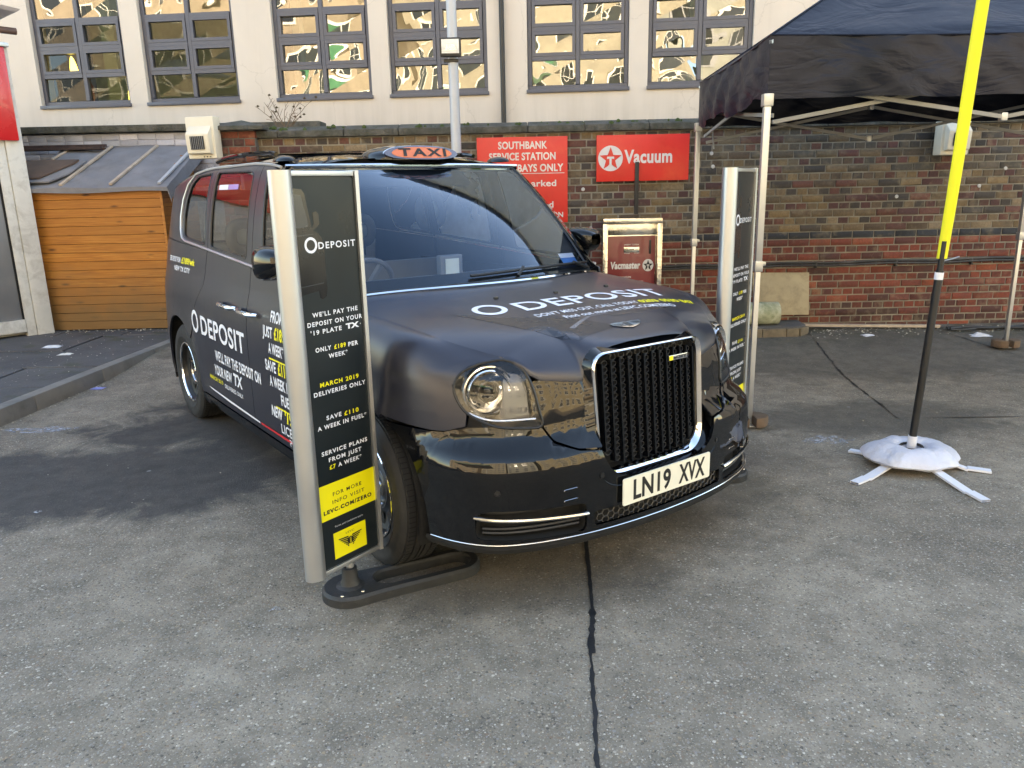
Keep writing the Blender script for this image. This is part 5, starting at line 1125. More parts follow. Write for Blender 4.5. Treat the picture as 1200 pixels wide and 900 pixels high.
pb = MB(); pb.box((1.326, 8.198, 1.60), (.040, .030, .52)); tag(pb.build('sign_post', M_black, bevel=.003), 'black upright post in front of the Vacuum sign above the machine', 'post')
# vacuum machine
vm = empty('vacuum_machine', (1.245, 8.0, .09)); tag(vm, 'red coin operated car vacuum in a polished steel cabinet below the Vacuum sign', 'vacuum machine')
def vb(name, m, c, d, bevel=.004, parent=vm): c = (c[0] * .9, c[1], c[2]); d = (d[0] * (.9 if d[0] > .1 else 1), d[1], d[2]); b = MB(); b.box(c, d); return b.build(name, m, parent, bevel=bevel)
vb('cabinet', M_brass, (0, .10, .60), (.62, .22, 1.20)); vb('cabinet_frame', M_brass, (0, -.05, 1.195), (.66, .13, .05)); vb('cabinet_frame', M_brass, (-.305, -.05, .585), (.05, .13, 1.165)); vb('cabinet_frame', M_brass, (.305, -.05, .585), (.05, .13, 1.165))
vb('inner_hood', M_brass, (0, -.02, 1.11), (.555, .03, .115)); fpn = vb('front_panel', pm('dark red panel', (.20, .012, .016), .35, 0, .1, 4, coat=.3, dirt=(.08, .01, .01), dirt_amt=.3), (.0, -.035, .55), (.54, .03, .98))
vb('coin_plate', M_brass, (.0, -.053, .905), (.175, .008, .055), .002); vb('coin_slot', M_under, (0, -.058, .905), (.05, .004, .008), 0); vb('key_switch', M_black, (.21, -.053, .93), (.02, .01, .14), .002)
vw = lambda u, v: [(a * .9, -.0525, b) for a, b in zip(u, v)]; lt = pm('machine white', (.66, .62, .58), .5)
flat_print('lettering', [text2d('Vacmaster', .066, -.235, .715, 'L', width=.34, bold=.045, shear=.08), text2d('INSERT TOKEN', .012, -.08, .950, 'L', width=.16), text2d('PRESS', .010, -.08, .865, 'L', width=.06), text2d('START', .010, .03, .865, 'L', width=.06), text2d('OPEN 24 HOURS', .016, -.20, .62, 'L', width=.2), text2d('REMOVE ALL LOOSE ITEMS', .014, -.20, .575, 'L', width=.34)], vw, lt, vm)
flat_print('disc', [disc(.19, .745, .062)], vw, lt, vm); flat_print('star', [star(.19, .742, .058)], lambda u, v: [(a * .9, -.054, b) for a, b in zip(u, v)], M_black_ink, vm); flat_print('letter_t', tee(.19, .733, .038), lambda u, v: [(a * .9, -.0555, b) for a, b in zip(u, v)], lt, vm)
# heater boxes high on the wall
def wall_box(x, y, z, sc, label, mirror=1):
    e = empty('wall_heater', (x, y, z)); tag(e, label, 'wall unit', 'cream plastic units on the wall')
    b = MB(); b.prism([(-.155, -.21), (.155, -.21), (.155, .19), (-.155, .19)], -.06, .06, Matrix(((1, 0, 0, 0), (0, 0, 1, 0), (0, 1, 0, 0), (0, 0, 0, 1)))); b.build('casing', M_pvc, e, bevel=.014)
    b = MB(); b.add([(-.125, -.06, .10), (.125, -.06, .10), (.125, -.13, .02), (-.125, -.13, .02), (-.125, -.115, -.16), (.125, -.115, -.16), (.125, -.06, -.175), (-.125, -.06, -.175)], [(0, 1, 2, 3), (3, 2, 5, 4), (4, 5, 6, 7), (0, 3, 4, 7), (1, 6, 5, 2)]); b.build('front_cover', M_pvc, e, bevel=.008)
    b = MB(); b.add([(-.075, -.1345, .0), (.075, -.1345, .0), (.075, -.1265, -.125), (-.075, -.1265, -.125)], [(0, 1, 2, 3)]); b.build('grille_opening', M_under, e)
    for k in range(7): b = MB(); b.bar((-.062 + k * .0205, -.137, .0), (-.062 + k * .0205, -.129, -.125), .006, .008, up=(0, 1, 0)); b.build('grille_slat', pm('grey slat', (.2, .2, .2), .6) if k == 0 else bpy.data.materials['grey slat'], e)
    for dx in (.02, .055, .09):
        b = MB(); b.lathe([(0, .003), (.006, .003), (.007, 0)], 10, Matrix.Translation((dx, -.062, -.192)) @ Matrix.Rotation(R(90), 4, 'X')); b.build('indicator', M_under, e)
    e.rotation_euler = (0, 0, mirror); return e
wall_box(-3.02, 8.09, 2.185, 1, 'cream plastic louvred unit on the left end of the wall above the taxi roof', R(-12))
wall_box(4.50, 8.16, 2.07, 1, 'cream plastic louvred unit on the brick wall under the black tent, beside yellow flag', R(8))
# conduit along the wall with clips
pp = MB(); pts = [(1.62 + .22 * k, 8.235, .785 + .006 * math.sin(k * 1.3) + .0012 * k) for k in range(26)]; pp.tube(pts, .014, 8); pp.tube([(p[0], p[1] - .012, p[2] - .026) for p in pts], .011, 8)
cd = pp.build('wall_conduit', M_pipe, smooth=True); tag(cd, 'black conduit clipped along the red brick foot of the wall', 'pipe')
for x in (2.45, 3.25, 4.1, 4.9, 5.7): b = MB(); b.box((x, 8.24, .775), (.02, .045, .07)); b.build('pipe_clip', M_pipe, cd, bevel=.004)
# leaning board, mossy pipe, slab, batten
loose('leaning_board', [(2.60, 8.20, .25), (3.195, 8.20, .245), (3.19, 8.262, .69), (2.585, 8.262, .70)], .018, M_board, 'square beige board leaning on the red brick wall behind the mossy pipe', 'board')
isl = empty('stone_plinth', (2.55, 7.95, .05)); tag(isl, 'low dark slab edged with worn bricks at the foot of the wall', 'plinth')
b = MB(); b.add([(-.7, -.12, 0), (.40, -.12, 0), (.53, 0.0, 0), (.55, .30, 0), (-.7, .30, 0), (-.7, -.12, .135), (.40, -.12, .135), (.53, .0, .135), (.55, .30, .135), (-.7, .30, .135)], [(0, 1, 6, 5), (1, 2, 7, 6), (2, 3, 8, 7), (3, 4, 9, 8), (5, 6, 7, 8, 9)]); b.build('slab_top', M_pave, isl, bevel=.01)
for k, (a, c) in enumerate([((-.70, -.135), (-.46, -.135)), ((-.455, -.135), (-.215, -.135)), ((-.21, -.135), (.03, -.135)), ((.035, -.135), (.275, -.135)), ((.28, -.135), (.41, -.13)), ((.425, -.12), (.55, .0))]): b = MB(); b.bar((a[0], a[1], .055), (c[0], c[1], .055), .035, .13); b.build('edge_brick', pm('worn edging', (.15, .12, .085), .95, 0, .3, 12, .6, 60, .008), isl, bevel=.006)
mp_ = MB(); Mx = Matrix.Translation((2.60, 7.99, .305)) @ Matrix.Rotation(R(90), 4, 'Y'); mp_.lathe([(.085, -.20), (.115, -.20), (.118, -.1), (.116, .19), (.085, .20), (.082, -.20)], 26, Mx, closed=True); tag(mp_.build('concrete_pipe', M_moss, smooth=True, sharp=50), 'short mossy concrete pipe lying on the plinth before the beige board', 'pipe')
b = MB(); b.bar((3.08, 8.14, .145), (4.52, 8.02, .125), .05, .028); tag(b.build('timber_batten', M_batten, bevel=.004), 'long thin timber batten lying along the foot of the brick wall', 'timber')
# old cable bundle and litter along the wall foot
cbm = MB()
for k in range(4):
    pts = [(4.55 + .16 * i, 7.92 + .05 * math.sin(i * 1.1 + k * 2) - .012 * k, .115 + .012 * (k % 2)) for i in range(12)]; cbm.tube([tuple(p) for p in _spline(np.array(pts), 3)], .011, 6)
tag(cbm.build('cable_bundle', M_pipe, smooth=True), 'tangle of dark cables lying at the wall foot behind the tent leg', 'cables')
def scrap(x, y, s, col, name, label, cat, z=0, seed=0):
    rr = random.Random(seed); b = MB(); n = 6; P = [[(x + s * (i / (n - 1) - .5) * 1.4 + rr.uniform(-.1, .1) * s, y + s * (j / (n - 1) - .5) + rr.uniform(-.1, .1) * s, z + .004 + s * .28 * rr.random() * math.sin(math.pi * i / (n - 1)) * math.sin(math.pi * j / (n - 1))) for j in range(n)] for i in range(n)]; b.grid(P); return tag(b.build(name, pm(name + str(seed), col, .6, 0, .1, 20)), label, cat)
scrap(3.66, 7.80, .13, (.55, .56, .6), 'paper_scrap', 'crumpled white paper scrap below the timber batten', 'litter', .075, 1)
scrap(4.76, 7.70, .15, (.6, .6, .62), 'paper_scrap', 'crumpled white bag at the wall foot right of the black flag pole', 'litter', .075, 2)
scrap(-4.78, 7.92, .12, (.55, .58, .62), 'paper_scrap', 'flattened white wrapper on the mossy paving before the shed', 'litter', .118, 3)
scrap(-4.42, 7.52, .09, (.6, .6, .56), 'paper_scrap', 'thin torn paper strip on the paving nearer the kerb', 'litter', .118, 4)
scrap(-3.62, 6.55, .08, (.25, .28, .6), 'paper_scrap', 'blue and white wrapper in the gutter by the kerb', 'litter', .002, 5)
lt_ = MB(); rr = random.Random(12)
def crumb(x, y, z, s): c = Vector((x, y, z + s * .3)); a = rr.random() * 6; lt_.add([c + Vector((s * math.cos(a + q), s * .7 * math.sin(a + q), s * rr.uniform(-.3, .4))) for q in (0, 2.1, 4.2)] + [c + Vector((0, 0, s * .5))], [(0, 1, 3), (1, 2, 3), (2, 0, 3), (0, 2, 1)])
for k in range(330): x = rr.uniform(3.0, 6.2); y = 8.12 - abs(rr.gauss(0, .20)); crumb(x, y, gz(x, y), rr.uniform(.004, .016))
for k in range(190): y = rr.uniform(4.2, 8.8); x = kx(y) + abs(rr.gauss(0, .035)) + .004; crumb(x, y, 0, rr.uniform(.003, .013))
for k in range(90): crumb(rr.uniform(-5.3, -3.9), 8.93 - abs(rr.gauss(0, .12)), .118, rr.uniform(.004, .016))
for k in range(150): crumb(rr.uniform(-5.2, -3.85), rr.uniform(6.2, 8.8), .12, rr.uniform(.003, .010))
for k in range(240): x = rr.uniform(-3.4, 5.5); y = rr.uniform(1.4, 7.8); crumb(x, y, gz(x, y), rr.uniform(.002, .0075))
tag(lt_.build('litter_crumbs', pm('pale crumbs', (.42, .40, .34), .9, 0, .6, 7)), kind='stuff', label='pale grit and litter crumbs strewn over the yard and along the kerb', cat='litter')
# chalky patch and dried spills: thin films
def film(name, cx, cy, rx, ry, col, label, seed, z=.004):
    rr = random.Random(seed); P = smooth_closed([(cx + rx * rr.uniform(.55, 1.1) * math.cos(2 * math.pi * k / 14), cy + ry * rr.uniform(.5, 1.1) * math.sin(2 * math.pi * k / 14)) for k in range(14)], 3)
    m, nt, N, L = newmat(name + ' film'); tc = N.new('ShaderNodeNewGeometry').outputs['Position']; p = N.new('ShaderNodeBsdfPrincipled'); t = N.new('ShaderNodeBsdfTransparent'); mx = N.new('ShaderNodeMixShader'); o = N.new('ShaderNodeOutputMaterial'); p.inputs['Base Color'].default_value = (*col, 1); p.inputs['Roughness'].default_value = .8
    n = noise(nt, tc, 26, 6, .75); L.new(maprange(nt, n.outputs[0], .46, .60, 0, .8), mx.inputs[0]); L.new(t.outputs[0], mx.inputs[1]); L.new(p.outputs[0], mx.inputs[2]); L.new(mx.outputs[0], o.inputs[0])
    b = MB(); b.add([(x, y, gz(x, y) + z) for x, y in P], [tuple(range(len(P)))]); tag(b.build(name, m), kind='structure')
film('paint_spill', -3.42, 5.35, .34, .09, (.42, .45, .52), '', 1); film('paint_spill', 2.03, 4.75, .17, .12, (.45, .45, .47), '', 2); film('paint_spill', -.98, 2.80, .035, .022, (.5, .52, .55), '', 3); film('paint_spill', -2.55, 3.85, .03, .02, (.5, .52, .55), '', 4)
# lamp post with floodlight
lp = empty('lamp_post', (-.50, 7.96, .1)); tag(lp, 'tall grey lamp post with a small square floodlight, rising behind the taxi roof', 'lamp post')
b = MB(); b.lathe([(.052, 0), (.049, 2.2), (.047, 5.6), (0, 5.62)], 20); b.build('pole', M_lamp_post, lp, smooth=True)
b = MB(); b.box((-.015, -.085, 2.83), (.20, .07, .17)); b.build('floodlight_housing', M_black, lp, bevel=.01)
b = MB(); b.box((-.015, -.1225, 2.835), (.165, .004, .125)); b.build('floodlight_glass', pm('floodlight glass', (.62, .62, .6), .1, coat=1), lp, bevel=.001)
b = MB(); b.add([(-.07, -.126, 2.80), (.04, -.126, 2.80), (.02, -.128, 2.85), (-.05, -.128, 2.85)], [(0, 1, 2, 3)]); b.build('floodlight_chip', M_brass, lp)
b = MB(); b.box((-.015, -.04, 2.72), (.14, .03, .03)); b.build('floodlight_bracket', M_black, lp, bevel=.004)
# bare twigs growing from the coping
tw = empty('bare_shrub', (-2.28, 8.40, 2.25)); tag(tw, 'leafless wispy twigs growing out of the wall top under the third window', 'shrub')
rr = random.Random(21); stems = MB(); leaf = MB()
for k in range(15):
    a = rr.uniform(-1.0, 1.25); L_ = rr.uniform(.18, .52); pts = []; x = rr.uniform(-.04, .04); z = -.03; ang = a * .5
    for i in range(8): pts.append((x, rr.uniform(-.02, .02), z)); ang += rr.uniform(-.12, .2) * (1 if a > 0 else -1); x += math.sin(ang) * L_ / 7; z += math.cos(ang) * L_ / 7
    stems.tube(pts, .004, 5, rr=[.0055 - .0006 * i for i in range(8)])
    for j in (3, 5, 6): p = pts[j]; q = (p[0] + rr.uniform(-.08, .08), p[1], p[2] + rr.uniform(.01, .09)); stems.tube([p, q], .002, 4)
    if rr.random() < .75: p = pts[-1]; leaf.add([(p[0], p[1], p[2]), (p[0] + .02, p[1] - .01, p[2] + .012), (p[0] + .034, p[1], p[2] - .004), (p[0] + .012, p[1] + .006, p[2] - .012)], [(0, 1, 2, 3)])
stems.build('stem', pm('dry twig', (.14, .10, .07), .9), tw); tag(leaf.build('leaf', pm('dry leaf', (.08, .06, .04), .9), tw), kind='stuff')

# ------------------------------------------------------------------ advertising totems
M_pdark = pm('print near black', (.003, .003, .004), .22, coat=.2); M_pdark2 = pm('print dark grey', (.030, .034, .037), .22, coat=.2)
def totem(loc, rz, label, base_ang):
    e = empty('advertising_totem', (loc[0], loc[1], 0), rz); tag(e, label, 'sign', 'advertising totems beside the taxi')
    H0, H1, Wd = .155, 1.703, .318
    b = MB(); b.box((Wd / 2, 0, (H0 + H1) / 2), (Wd - .006, .030, H1 - H0 - .03)); b.build('core', M_panelink, e)
    for x, sg in ((0, -1), (Wd, 1)):           # rounded edge extrusions
        P = [(x - sg * .013, .030), (x - sg * .013, -.030)] + [(x + sg * (.058 if sg < 0 else .012) * math.sin(t), -(.040 if sg < 0 else .034) * math.cos(t)) for t in np.linspace(.12, math.pi - .12, 16)]
        b = MB(); b.prism(P, H0 - .004, H1 + .003); b.build('edge_profile', M_alu, e, smooth=True, sharp=35)
    for z in (H0 + .006, H1 - .008): b = MB(); b.box((Wd / 2, 0, z), (Wd - .03, .050, .018)); b.build('end_rail', M_alu, e, bevel=.002)
    for s in (-1, 1):
        fc = MB(); fc.box((Wd / 2, s * .0175, (H0 + H1) / 2), (Wd - .028, .004, H1 - H0 - .046)); fo = fc.build('printed_face', M_panelink, e)
        def lay(k): return lambda u, v: [((a * .964 if s < 0 else Wd - a * .964), s * (.0202 + .0006 * k), .059 + .964 * b) for a, b in zip(u, v)]
        cab = [(.016, 1.645), (.060, 1.64), (.072, 1.625), (.083, 1.56), (.094, 1.50), (.105, 1.515), (.103, 1.555), (.120, 1.56), (.131, 1.548), (.131, 1.512), (.118, 1.50), (.100, 1.49), (.118, 1.48), (.138, 1.46), (.145, 1.41), (.145, 1.33), (.146, 1.27), (.140, 1.238), (.120, 1.228), (.108, 1.235), (.104, 1.262), (.016, 1.252)]
        flat_print('cab_picture', [poly2d(cab)], lay(0), M_pdark, fo)
        flat_print('cab_picture_detail', [poly2d([(.016, 1.625), (.054, 1.62), (.075, 1.535), (.078, 1.505), (.016, 1.50)]), poly2d([(.020, 1.285), (.13, 1.292), (.13, 1.289), (.020, 1.281)]), poly2d([(.016, 1.475), (.10, 1.478), (.10, 1.475), (.016, 1.471)])], lay(1), M_pdark2, fo)
        def ln(t, z, l, r, h=.0165, bd=.03, sp=1.25): return text2d(t, h, l, z, 'L', width=r - l, bold=bd, space=sp)
        flat_print('lettering', [ln('DEPOSIT', 1.420, .117, .302, .024, .02), ln("WE'LL PAY THE", 1.164, .061, .290), ln('DEPOSIT ON YOUR', 1.129, .034, .311), ln("'19 PLATE", 1.096, .046, .200), ln('TX', 1.096, .222, .292, .020, .05, 1.0), ln('*', 1.100, .297, .303, .008), ln('ONLY', 1.027, .062, .140), ln('PER', 1.024, .228, .280), ln('WEEK*', .994, .124, .222), ln('DELIVERIES ONLY', .853, .036, .305), ln('SAVE', .748, .088, .165), ln('A WEEK IN FUEL*', .713, .040, .298), ln('SERVICE PLANS', .606, .049, .292), ln('FROM JUST', .573, .082, .257), ln('A WEEK*', .540, .128, .255)], lay(2), M_white, fo)
        flat_print('small_print', [ln('Terms and conditions apply.', .286, .085, .240, .007, .0)], lay(2), M_white, fo)
        flat_print('ring_print', [ring2d(.082, 1.436, .020, .030, 36, 1.0)], lay(2), M_white, fo)
        flat_print('lettering_yellow', [ln('£189', 1.026, .155, .215), ln('MARCH 2019', .886, .070, .270), ln('£110', .745, .180, .257), ln('£7', .541, .083, .115)], lay(2), M_yellow, fo)
        yb_ = flat_print('yellow_panel', [poly2d([(.011, .330), (.320, .330), (.320, .482), (.011, .482)])], lay(1), M_yellow, fo)
        flat_print('lettering', [ln('FOR MORE', .424, .088, .243, .0155, .008), ln('INFO VISIT', .391, .083, .257, .0155, .008), ln('LEVC.COM/ZERO', .357, .034, .295, .0155, .05)], lay(2), M_black_ink, fo)
        flat_print('badge_panel', [poly2d([(.074, .146), (.250, .146), (.250, .262), (.074, .262)])], lay(1), M_yellow, fo)
        wg = []
        for sg in (-1, 1):
            for k in range(6): x0 = .162 + sg * .010; x1 = .162 + sg * (.062 - .009 * k); z0 = .222 - .0085 * k; wg.append(poly2d([(x0, z0 - .004), (x1, z0 + .001), (x1 + sg * .002, z0 + .006), (x0, z0 + .0025)]))
        flat_print('winged_badge', wg + [disc(.162, .203, .0165), text2d('LEVC', .0075, .162, .238, 'C', width=.045, bold=.0)], lay(2), M_black_ink, fo)
        flat_print('winged_badge_line', [poly2d([(.1585, .190), (.1605, .190), (.1605, .216), (.1585, .216)]), poly2d([(.1635, .190), (.1655, .190), (.1655, .216), (.1635, .216)])], lay(3), M_yellow, fo)
    # tube and looped rubber foot
    b = MB(); b.lathe([(0, .03), (.017, .03), (.017, .17), (0, .17)], 16, Matrix.Translation((.16, 0, 0))); b.build('support_tube', M_steel, e, smooth=True)
    ba = empty('t'); bpy.data.objects.remove(ba)
    Mx = Matrix.Translation((.155, 0, 0)) @ Matrix.Rotation(base_ang - rz, 4, 'Z')
    g = MB(); outl = []; inn = []
    def loop(rh, rl, Lc, n=16): return [(rh * math.cos(t), rh * math.sin(t)) for t in np.linspace(math.pi * .5, math.pi * 1.5, n)] + [(.10, -rh * .93), (.20, -rl)] + [(Lc + rl * math.cos(t), rl * math.sin(t)) for t in np.linspace(-math.pi * .5, math.pi * .5, n)] + [(.20, rl), (.10, rh * .93)]
    def islot(rl, x0, Lc, n=18): return [(x0 + rl * math.cos(t), rl * math.sin(t)) for t in np.linspace(math.pi * .5, math.pi * 1.5, n)] + [(Lc + rl * math.cos(t), rl * math.sin(t)) for t in np.linspace(-math.pi * .5, math.pi * .5, n)]
    Oa = loop(.118, .108, .47); Ob = loop(.108, .098, .47); Ia = islot(.060, .165, .47); Ib = islot(.069, .165, .47)
    m_ = len(Oa); Ia = Ia[:m_] if len(Ia) >= m_ else Ia; 
    def ring_faces(A, Bz, za, zb):
        # walls between two loops with equal counts
        g.grid([[Mx @ Vector((a[0], a[1], za)), Mx @ Vector((c[0], c[1], zb))] for a, c in zip(A + A[:1], Bz + Bz[:1])])
    ring_faces(Oa, Oa, 0, .034); ring_faces(Oa, Ob, .034, .046); ring_faces(Ia, Ia, 0, .036); ring_faces(Ia, Ib, .036, .046)
    bm = bmesh.new()
    for P in (Ob, Ib):
        vs = [bm.verts.new((x, y, 0)) for x, y in P]
        for i in range(len(vs)): bm.edges.new((vs[i], vs[(i + 1) % len(vs)]))
    bmesh.ops.triangle_fill(bm, edges=bm.edges[:], use_beauty=True); bm.verts.index_update()
    g.add([Mx @ Vector((v.co.x, v.co.y, .046)) for v in bm.verts], [tuple(v.index for v in f.verts) for f in bm.faces]); bm.free()
    g.lathe([(.062, .045), (.042, .055), (.034, .075), (.031, .125), (.020, .128), (.018, .10)], 24, Mx)
    ft = g.build('rubber_foot', M_rubberbase, e, smooth=True, sharp=35)
    for a in (-.055, .03): b = MB(); b.lathe([(0, .004), (.007, .003), (.008, 0)], 10, Mx @ Matrix.Translation((a, -.078, .046))); b.build('bolt_head', M_satinchrome, ft, smooth=True)
    return e
totem((-.782, 2.787), R(53.0), 'silver edged black advertising totem standing before the front wheel of the taxi', R(26))
totem((1.128, 4.035), R(54.7), 'silver edged black advertising totem behind the taxi nose, beside the front tent leg', R(118))

# ------------------------------------------------------------------ folding tent
tent = empty('folding_tent', (3.24, 6.38, .04)); tag(tent, 'black folding market tent with aluminium legs beside the brick wall', 'tent')
TX0, TX1, TY0, TY1 = 1.74, 4.74, 5.45, 7.30
def tl(x, y, z): return (x - 3.24, y - 6.38, z - .04)
ZV0, ZV1, ZA = 2.13, 2.50, 3.45
rr = random.Random(5)
def wr(a, b): return .012 * math.sin(a * 3.1 + b * 1.7) + .008 * math.sin(a * 7.3 - b * 4.1) + .005 * math.sin(a * 15 + b * 9)
top = MB(); apex = (3.17, 6.16, ZA)
cor = [(1.625, 5.08), (4.62, 5.0), (4.74, 7.25), (1.73, 7.32)]
canopy = empty('canopy_group'); bpy.data.objects.remove(canopy)
for i in range(4):
    a, b = cor[i], cor[(i + 1) % 4]; g = MB(); rows = []
    for j in range(41):
        t = j / 40; ex, ey = a[0] + (b[0] - a[0]) * t, a[1] + (b[1] - a[1]) * t; row = []
        for k in range(25):
            w = k / 24; x = ex + (apex[0] - ex) * w; y = ey + (apex[1] - ey) * w; sag = -.09 * math.sin(math.pi * w) * (math.sin(math.pi * t) ** .5) ; z = ZV1 + (ZA - ZV1) * w + sag * .6 + wr(t * 6 + i, w * 5) * math.sin(math.pi * w) * min(1, 6 * t * (1 - t))
            if w == 0: z -= .025 * math.sin(math.pi * t)
            row.append(tl(x, y, z))
        rows.append(row)
    g.grid(rows); g.build('roof_panel', M_canvas, tent, smooth=True)
    g = MB(); rows = []; nx, ny = (b[1] - a[1]), -(b[0] - a[0]); l_ = math.hypot(nx, ny); nx /= l_; ny /= l_; slack = (.03 if i == 0 else .05)
    for j in range(61):
        t = j / 60; ex, ey = a[0] + (b[0] - a[0]) * t, a[1] + (b[1] - a[1]) * t; row = []
        for k in range(11):
            w = k / 10; ends = min(1, 7 * t * (1 - t)); o = slack * math.sin(math.pi * min(1, w * .8)) * ends * .6 + .010 * math.sin(t * 37 + w * 3 + i) * w * ends + .6 * wr(t * 9 + i * 2, w * 3) * ends
            z = ZV1 - .025 * math.sin(math.pi * t) * (1 - w) - (ZV1 - ZV0) * w + (.018 * math.sin(t * 11 + i * 1.3) + .012 * math.sin(t * 29 + 1)) * w * ends * (1.4 if i == 3 else .35)
            row.append(tl(ex + nx * o, ey + ny * o, z))
        rows.append(row)
    g.grid(rows); g.build('valance', M_canvas, tent, smooth=True)
for k, (x, y) in enumerate(cor):
    zf = gz(x, y); b = MB()
    b.box(tl(x, y, 1.62), (.042, .042, 1.06)); b.build('upper_leg', M_alu, tent, bevel=.004)
    b = MB(); b.box(tl(x, y, (zf + .02 + 1.15) / 2), (.032, .032, 1.15 - zf - .02))
    for q in range(9): b.box(tl(x, y - .0165, .25 + q * .09), (.007, .003, .007))
    b.build('lower_leg', M_alu, tent, bevel=.003)
    b = MB(); b.box(tl(x, y, 1.10), (.052, .056, .07)); b.box(tl(x + .035, y, 1.115), (.03, .02, .025)); b.build('leg_catch', M_steel, tent, bevel=.005)
    b = MB(); b.box(tl(x, y, zf + .012), (.085, .085, .012)); b.build('foot_plate', M_steel, tent, bevel=.003)
    b = MB(); b.box(tl(x, y, 2.125), (.062, .062, .075)); b.build('corner_bracket', M_steel, tent, bevel=.006)
for i in range(4):
    a, b = cor[i], cor[(i + 1) % 4]; q = MB(); q.tube([tl(a[0] + (b[0] - a[0]) * t, a[1] + (b[1] - a[1]) * t, ZV1 - .025 * math.sin(math.pi * t) + .002) for t in np.linspace(0, 1, 24)], .006, 6); q.tube([tl(a[0] + (apex[0] - a[0]) * t, a[1] + (apex[1] - a[1]) * t, ZV1 + (ZA - ZV1) * t + .003) for t in np.linspace(0, 1, 16)], .006, 6); q.build('seam_piping', M_canvas, tent, smooth=True)
def truss(p, q, nseg, zl, zh):
    p, q = [(a + (3.17 - a) * .035, b + (6.16 - b) * .06) for a, b in (p, q)]
    for i in range(nseg):
        for (za, zb) in ((zl, zh), (zh, zl)):
            a = (p[0] + (q[0] - p[0]) * i / nseg, p[1] + (q[1] - p[1]) * i / nseg); c = (p[0] + (q[0] - p[0]) * (i + 1) / nseg, p[1] + (q[1] - p[1]) * (i + 1) / nseg); dy = .012 if za < zb else -.012
            b = MB(); b.bar(tl(a[0] + dy, a[1] + dy, za), tl(c[0] + dy, c[1] + dy, zb), .013, .026); b.build('truss_bar', M_truss, tent, bevel=.002, seg=1)
        mx_ = (p[0] + (q[0] - p[0]) * (i + 1) / nseg, p[1] + (q[1] - p[1]) * (i + 1) / nseg)
        if i < nseg - 1:
            for z in (zl, zh): b = MB(); b.box(tl(mx_[0], mx_[1], z), (.04, .04, .05)); b.build('truss_joint', M_steel, tent, bevel=.006)
truss(cor[0], cor[1], 2, 2.0, 2.24); truss(cor[3], cor[2], 2, 1.99, 2.26); truss(cor[0], cor[3], 1, 2.04, 2.24); truss(cor[1], cor[2], 1, 2.02, 2.26)
for x, y in cor: b = MB(); b.bar(tl(x, y, 2.46), tl(3.17, 6.16, 3.38), .02, .02); b.build('roof_strut', M_steel, tent)
for mxy in ((3.11, 5.04), (3.235, 7.285)): b = MB(); b.bar(tl(mxy[0], mxy[1], 2.27), tl(3.17, 6.16, 2.52), .02, .014); b.build('roof_strut', M_alu, tent)
b = MB(); b.bar(tl(3.17, 6.16, 2.30), tl(3.17, 6.16, 3.42), .03, .03); b.build('centre_pole', M_alu, tent)
st = MB(); st.bar(tl(1.84, 7.26, 2.13), tl(1.86, 7.24, 1.93), .022, .003); st.bar(tl(1.86, 7.24, 2.22), tl(1.98, 7.2, 2.36), .02, .003); st.build('hanging_strap', pm('grey webbing', (.35, .36, .38), .8), tent)
for (lx, ly, nm) in ((1.625, 5.08, 'round brown split weight on the front tent foot, right of the far totem'), (4.74, 7.25, 'round brown split weight at the tent foot near the brick wall')):
    wg_ = empty('leg_weight', (lx, ly, gz(lx, ly))); tag(wg_, nm, 'weight', 'round weights on the tent feet')
    for sg in (-1, 1):
        P = [(sg * (.022 + .105 * math.sin(t)), -.095 * math.cos(t)) for t in np.linspace(0, math.pi, 14)]
        if sg < 0: P = P[::-1]
        b = MB(); b.prism(P, .018, .085); b.build('half_disc', pm('rusty brown weight', (.13, .085, .055), .9, 0, .3, 14, .6, 60, .008), wg_, bevel=.008)

# ------------------------------------------------------------------ yellow flag
flag = empty('feather_flag', (2.335, 4.30, 0)); tag(flag, 'yellow feather flag on a black pole standing in a pale water-weighted cross base', 'flag')
base_c = Vector((-.015, -.14, 0)); b0 = Vector((0, 0, 0))
dirp = Vector((.036, -.02, 1)).normalized()
def pt(z): return Vector((0, 0, 0)) + dirp * z
b = MB(); b.tube([pt(.16), pt(.7), pt(1.14)], .0215, 14); b.tube([pt(1.11), pt(1.30)], .016, 12); b.tube([pt(1.30), pt(2.4), pt(3.0) + Vector((.03, .03, 0)), pt(3.5) + Vector((.12, .14, 0))], .010, 8); b.build('pole', M_black, flag, smooth=True, sharp=50)
b = MB(); b.tube([pt(.06), pt(.175)], .026, 16); b.build('white_socket', M_whitepaint, flag, smooth=True, sharp=50)
b = MB(); b.tube([pt(1.09), pt(1.13)], .0235, 14); b.build('white_band', M_whitepaint, flag, smooth=True, sharp=50)
b = MB(); b.tube([pt(1.19) + Vector((.0, 0, 0)), pt(1.20) + Vector((.05, -.01, .002)), pt(1.205) + Vector((.09, -.01, .01))], .004, 6); b.build('bungee_hook', M_steel, flag, smooth=True)
vd = Vector((.478, .878, 0)); sdv = Vector((.878, -.478, 0))
def axis(z): return pt(z) + (Vector((.12, .14, 0)) * max(0, (z - 2.7)) ** 1.5)
g = MB(); rows = []
for i in range(60):
    t = i / 59; z = 1.205 + 2.35 * t; p = axis(z); row = []; hw = .0265 + .004 * min(1, t * 3)
    for k in range(19):
        a = 2 * math.pi * k / 18; row.append(tuple(p + sdv * (hw * math.cos(a) + .002 * math.sin(t * 9)) + vd * (.016 * math.sin(a) + .004)))
    rows.append(row)
g.grid(rows); g.build('yellow_sleeve', M_flag, flag, smooth=True)
g = MB(); rows = []
